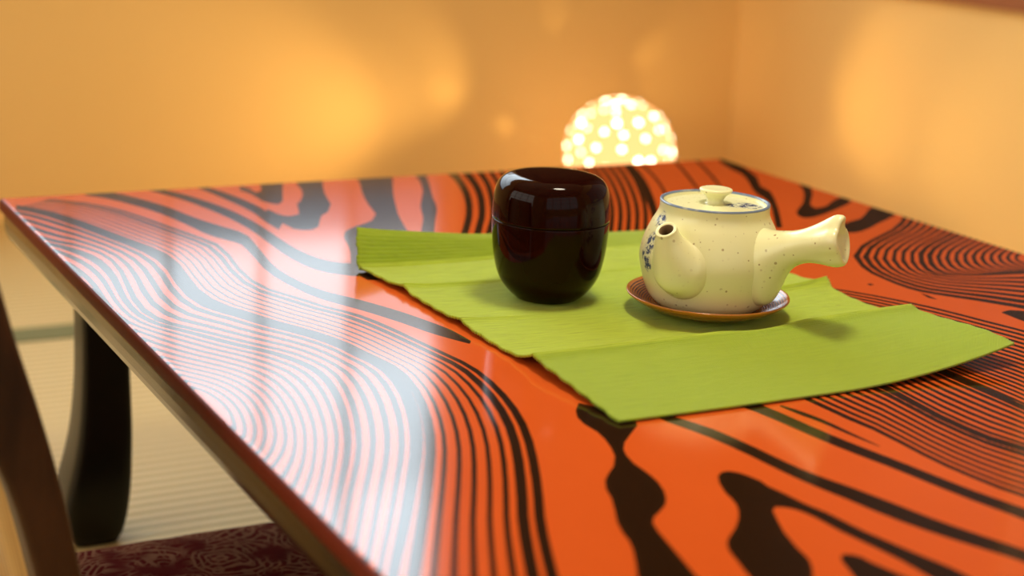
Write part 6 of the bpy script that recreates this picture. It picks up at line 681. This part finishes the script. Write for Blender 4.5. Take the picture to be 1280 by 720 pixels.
# spout: a wide blunt cone leaving the front left of the body
SD = direction(130); ST = Vector((-SD.y, SD.x, 0))
def frame_ring(c, ax_u, ax_v, fu, n=48): return [tuple(c+ax_u*fu(2*PI*k/n)[0]+ax_v*fu(2*PI*k/n)[1]) for k in range(n)]
def spout():
    rows = smooth_profile([  # radial distance, height, half width, half height, tilt of the ring plane (deg), sideways shift
        (.0320, .0440, .0230, .0238, 2, .0062), (.0430, .0448, .0220, .0230, 5, .0058), (.0495, .0470, .0203, .0210, 13, .0050), (.0540, .0510, .0172, .0190, 27, .0036), (.0575, .0600, .0132, .0136, 42, .0018),
        (.0597, .0680, .0098, .0101, 52, .0006), (.0610, .0745, .0080, .0083, 57, 0)], 40)
    rings = []
    for rad, z, hw, hh, tl, sh in rows:
        a = math.radians(tl); nrm = SD*math.cos(a)+Vector((0, 0, math.sin(a))); upv = Vector((0, 0, math.cos(a)))-SD*math.sin(a)
        c = SD*rad+ST*sh+Vector((0, 0, z+zt))
        rings.append(frame_ring(c, ST, upv, lambda t: (hw*math.cos(t), hh*math.sin(t))))
    nrm0, up0, c0 = nrm, upv, c
    for dn, k in ((.0008, .99), (.0012, .93), (.0013, .80), (.0008, .67), (-.0006, .58), (-.004, .53), (-.014, .50), (-.026, .48)):
        rings.append(frame_ring(c0+nrm0*dn, ST, up0, lambda t: (.0080*k*math.cos(t), .0083*k*math.sin(t))))
    o = loft('spout', rings, [GL, CLAY], teapot, True, True)
    for p in o.data.polygons:          # bare clay inside the mouth
        if min(p.vertices) >= (len(rings)-5)*48: p.material_index = 1
    return o
spout()
# handle: fat root, waist, flaring end pinched into folds
HD = direction(39.5); HT = Vector((-HD.y, HD.x, 0)); UP = Vector((0, 0, 1))
def handle():
    rows = smooth_profile([  # along, height of centre, half width, half height
        (.036, .0460, .0215, .0300), (.0460, .0480, .0205, .0285), (.0520, .0520, .0186, .0240), (.0575, .0575, .0160, .0186), (.0640, .0625, .0138, .0146), (.0710, .0660, .0128, .0126),
        (.0800, .0695, .0132, .0125), (.0890, .0722, .0147, .0140), (.0960, .0742, .0162, .0158), (.1010, .0756, .0168, .0168), (.1050, .0766, .0163, .0164)], 64)
    n = 96; rings = []; a0 = .105
    ax = HD*math.cos(math.radians(14))+UP*math.sin(math.radians(14)); side = UP*math.cos(math.radians(14))-HD*math.sin(math.radians(14))
    dent = lambda t, c, w: math.exp(-((((t-c+PI) % (2*PI))-PI)/w)**2)
    def ring(al, zc, hw, hh, pin, off=0.0, tab=0.0):
        out = []; c = HD*al+UP*(zc+zt)+ax*off
        for k in range(n):
            t = 2*PI*k/n
            m = 1+pin*(.17*dent(t, PI/2, .34)-.13*dent(t, 2.30, .30)-.10*dent(t, .85, .30)-.13*dent(t, 3.75, .42)+.05*dent(t, 4.7, .5))
            out.append(tuple(c+HT*(hw*m*math.cos(t))+side*(hh*m*math.sin(t))+ax*(tab*dent(t, PI/2, .40)-tab*.8*math.cos(t))))
        return out
    for al, zc, hw, hh in rows:
        p_ = float(sstep((al-.078)/.022)); rings.append(ring(al, zc, hw, hh, p_, 0, .0042*p_))
    al, zc, hw, hh = rows[-1]
    for da, k, pin in ((.0014, .975, 1.0), (.0024, .93, 1.0), (.0029, .875, 1.05), (.0028, .81, 1.1), (.0020, .74, 1.2), (.0006, .65, 1.3), (-.0010, .53, 1.3), (-.0026, .38, 1.2), (-.0036, .2, .9), (-.0040, .05, .3)):
        rings.append(ring(al, zc, hw*k, hh*k, pin, da, .0042*k))
    return loft('handle', rings, [GL], teapot, True, True)
handle()
# lid sits down inside the rim; its knob flares upwards
klid = lathe('lid', [(r/1000, z/1000+zt) for r, z in [(0, 82.4), (33, 82.4), (35.6, 83.9), (36.4, 84.8), (36.3, 85.5), (35.4, 85.9), (28, 86.3), (16, 86.7), (0, 86.9)]],
             [m_glaze([(*[c*.0245 for c in (direction(8).x, direction(8).y)], .0863+zt, .0125), (*[c*.0150 for c in (direction(28).x, direction(28).y)], .0866+zt, .0085)])], teapot, 128)
knob = lathe('knob', [(r/1000, z/1000+zt) for r, z in smooth_profile([(8.2, 86.4), (6.9, 87.2), (6.3, 88.8), (6.6, 90.6), (8.3, 92.8), (10.6, 94.6), (12.0, 96.0), (12.3, 96.9), (11.7, 97.7), (9.2, 98.0), (5, 97.9), (0, 97.8)], 44)], [GL], klid, 96)
# little kiln pit on the shoulder of the handle root
# ================================================================== globe lamp in the corner
LR = .1035
lamp = thing('globe_lamp', 'glowing round floor lamp studded with bright points, behind the table in the corner', 'lamp', (1.352, 1.064, 0))
SHADE = emission('warm_lit_shade', (1.0, .47, .16), L_SHADE)
BEAD = emission('bright_lamp_points', (1.0, .88, .58), L_BEAD)
lathe('base', [(0, 0), (.052, 0), (.055, .003), (.055, .011), (.048, .015), (0, .015)], [WALNUT], lamp, 64)
LZ = .0135+LR*.985
lathe('lamp_shade', [(max(LR*math.cos(a), 0) if abs(a) < PI/2-.01 else 0, LZ+LR*.985*math.sin(a)) for a in np.linspace(-PI/2+.45, PI/2, 48)], [SHADE], lamp, 96)
pts = []
while len(pts) < 84:
    v = rng.normal(size=3); v /= np.linalg.norm(v)
    if v[2] < -.5 or any(np.dot(v, q) > math.cos(.235) for q in pts): 
        if rng.random() < .0005: break
        continue
    pts.append(v)
bead0 = None
for v in pts:
    rad = float(rng.choice([.0028, .0036, .0048, .0060], p=[.3, .32, .23, .15]))
    if bead0 is None:
        bm = bmesh.new(); bmesh.ops.create_icosphere(bm, subdivisions=2, radius=1.0); bead0 = bm_obj('glass_bead', bm, [BEAD], lamp, True); b = bead0
    else:
        b = bead0.copy(); COL.objects.link(b); b.parent = lamp
    b.scale = (rad, rad, rad*.16); b.rotation_euler = Vector(v).to_track_quat('Z', 'Y').to_euler(); q_ = LR+.0004; b.location = (q_*v[0], q_*v[1], LZ+q_*.985*v[2])

# ================================================================== legless chair and cushion, left of the table
chair = thing('floor_chair', 'dark walnut legless floor chair with curved back, left of the table', 'chair', (-.10, -.45, 0))
CHX, CHY = -.10, -.45
# side profile of the bent back: (x, z, thickness direction offsets)
front_edge = [(-.1395, .470), (-.1270, .425), (-.1190, .391), (-.1070, .3465), (-.0955, .2960), (-.0830, .2230), (-.0690, .150), (-.050, .085), (-.020, .050), (.03, .036), (.20, .033)]
back_edge = [(-.166, .468), (-.1560, .420), (-.1490, .385), (-.1400, .345), (-.1240, .300), (-.1075, .224), (-.0930, .145), (-.074, .068), (-.035, .022), (.03, .010), (.20, .008)]
fe = smooth_profile(front_edge, 40); be = smooth_profile(back_edge, 40)
def side_rail(y0, y1):
    V, F = [], []; n = len(fe)
    for y in (y0, y1):
        V += [(x-CHX, y-CHY, z) for x, z in fe]+[(x-CHX, y-CHY, z) for x, z in be]
    h = 2*n
    for k in range(n-1):
        F += [(k, k+1, n+k+1, n+k), (h+k, h+n+k, h+n+k+1, h+k+1), (k, h+k, h+k+1, k+1), (n+k, n+k+1, h+n+k+1, h+n+k)]
    F += [(0, n, h+n, h), (n-1, h+n-1, h+2*n-1, 2*n-1)]
    o = fix_normals(link('side_rail', V, F, [WALNUT], chair, False))
    m = o.modifiers.new('round', 'BEVEL'); m.width = .004; m.segments = 3; m.limit_method = 'ANGLE'; m.angle_limit = math.radians(50)
    return o
side_rail(-.664, -.626); side_rail(-.292, -.254)
mid = (fe+be)/2
def panel(name, k0, k1, mat, th):
    ring_top = [(x, z) for x, z in mid[k0:k1]]
    V, F = [], []; n = len(ring_top)
    P = np.array(ring_top); d = np.gradient(P, axis=0); d /= np.linalg.norm(d, axis=1)[:, None]; N = np.stack([-d[:, 1], d[:, 0]], 1)*th/2
    for y in (-.626, -.292):
        V += [(a-CHX, y-CHY, b) for a, b in P+N]+[(a-CHX, y-CHY, b) for a, b in P-N]
    h = 2*n
    for k in range(n-1):
        F += [(k, k+1, h+k+1, h+k), (n+k, h+n+k, h+n+k+1, n+k+1), (k, n+k, n+k+1, k+1), (h+k, h+k+1, h+n+k+1, h+n+k)]
    F += [(0, h, h+n, n), (n-1, 2*n-1, h+2*n-1, h+n-1)]
    return fix_normals(link(name, V, F, [mat], chair, True))
panel('back_panel', 0, 28, PLY, .011); panel('seat', 28, 40, PLY, .012)

def cushion():
    cx, cy, hx, hy, h = .045, -.455, .165, .213, .045
    n = 64; V, F = [], []
    g = np.linspace(-1, 1, n)
    def pt(u, v, s):
        e = .16
        x = u*hx*(1-.035*(1-abs(v))**1*0-.03*(1-v*v)*0); y = v*hy
        rim = max(0.0, 1-abs(u)**7)*max(0.0, 1-abs(v)**7)
        z = (rim**.42)*(h/2)*(.86+.14*math.cos(u*PI/2)*math.cos(v*PI/2))
        w = .0016*math.sin(u*23+v*9)*math.sin(v*19-u*5)
        return (x, y, s*z+(w if s > 0 else 0)*rim)
    for s in (1, -1):
        for v in g:
            for u in g: V.append(pt(u, v, s))
    for si in range(2):
        b = si*n*n
        for j in range(n-1):
            for i in range(n-1):
                q = (b+j*n+i, b+j*n+i+1, b+(j+1)*n+i+1, b+(j+1)*n+i); F.append(q if si == 0 else q[::-1])
    o = link('floor_cushion', V, F, [BROCADE], None, True, (cx, cy, .040+.0235))
    bm = bmesh.new(); bm.from_mesh(o.data); bmesh.ops.remove_doubles(bm, verts=bm.verts, dist=1e-5); bm.to_mesh(o.data); bm.free()
    o['label'] = 'red brocade floor cushion with gold pattern lying on chair seat, partly under table'; o['category'] = 'cushion'
cushion()

# ================================================================== light
def area(name, loc, target, size, power, color, shape='DISK'):
    l = bpy.data.lights.new(name, 'AREA'); l.shape = shape; l.size = size; l.energy = power; l.color = color
    o = bpy.data.objects.new(name, l); COL.objects.link(o); o.location = loc
    o.rotation_euler = (Vector(target)-Vector(loc)).to_track_quat('-Z', 'Y').to_euler(); return o
def point(name, loc, power, color, rad):
    l = bpy.data.lights.new(name, 'POINT'); l.energy = power; l.color = color; l.shadow_soft_size = rad
    o = bpy.data.objects.new(name, l); COL.objects.link(o); o.location = loc; return o
point('pendant_lamp', (.375, -.58, 1.12), P_CEIL, (1.0, .90, .70), .085)
def spot(loc, target, power, ang):
    l = bpy.data.lights.new('lamp_beam', 'SPOT'); l.energy = power; l.color = (1, .66, .27); l.spot_size = math.radians(ang); l.spot_blend = 1.0; l.shadow_soft_size = .004
    o = bpy.data.objects.new('lamp_beam', l); COL.objects.link(o); o.location = loc
    o.rotation_euler = (Vector(target)-Vector(loc)).to_track_quat('-Z', 'Y').to_euler()
LC = Vector((1.352, 1.064, LZ))
for tgt, pw, ang in (((1.092, 1.3, .202), 1.0, 17), ((1.557, 1.3, .272), .7, 20), ((1.228, 1.3, .130), .5, 20), ((1.78, .854, .363), .9, 18), ((1.78, .670, .092), .9, 17), ((1.78, .97, .12), .5, 20), ((1.33, 1.3, .35), .5, 20)):
    d = (Vector(tgt)-LC).normalized(); spot(LC+d*(LR+.008), tgt, pw*P_SPOT, ang)

for tgt, pw in (((0, 1.3, .22), 1.5), ((.55, 1.3, .22), .35), ((.95, 1.3, .26), .22), ((1.78, .25, .20), .6), ((1.78, .80, .24), .34), ((1.70, 1.3, .26), .05)):
    d = (Vector(tgt)-LC).normalized(); spot(LC+d*(LR+.008), tgt, pw*P_WIDE, 62)
w = bpy.data.worlds.new('room_air'); S.world = w; w.use_nodes = True
w.node_tree.nodes['Background'].inputs[0].default_value = (.75, .85, 1, 1); w.node_tree.nodes['Background'].inputs[1].default_value = .3

# ================================================================== camera
cd = bpy.data.cameras.new('camera'); cam = bpy.data.objects.new('camera', cd); COL.objects.link(cam)
r = Vector((.88062247, -.471469, .04712803)); u = Vector((.08254185, .25059203, .96456751)); f = Vector((.46657358, .84552979, -.25959289))
M = Matrix((r, u, -f)).transposed().to_4x4(); M.translation = Vector((-.28619982, -1.50881103, .33+TOP)); cam.matrix_world = M
cd.sensor_width = 36; cd.lens = 56.81986; cd.clip_start = .02
cd.dof.use_dof = True; cd.dof.focus_distance = 1.15; cd.dof.aperture_fstop = 4.2; cd.dof.aperture_blades = 0
S.camera = cam
S.view_settings.view_transform = 'Standard'; S.view_settings.look = 'None'
S.view_settings.exposure = EXPO; S.view_settings.gamma = 1.0; S.view_settings.use_curve_mapping = False
S.cycles.max_bounces = 8; S.cycles.diffuse_bounces = 4; S.cycles.glossy_bounces = 4
S.cycles.sample_clamp_indirect = 8.0; S.cycles.use_denoising = True
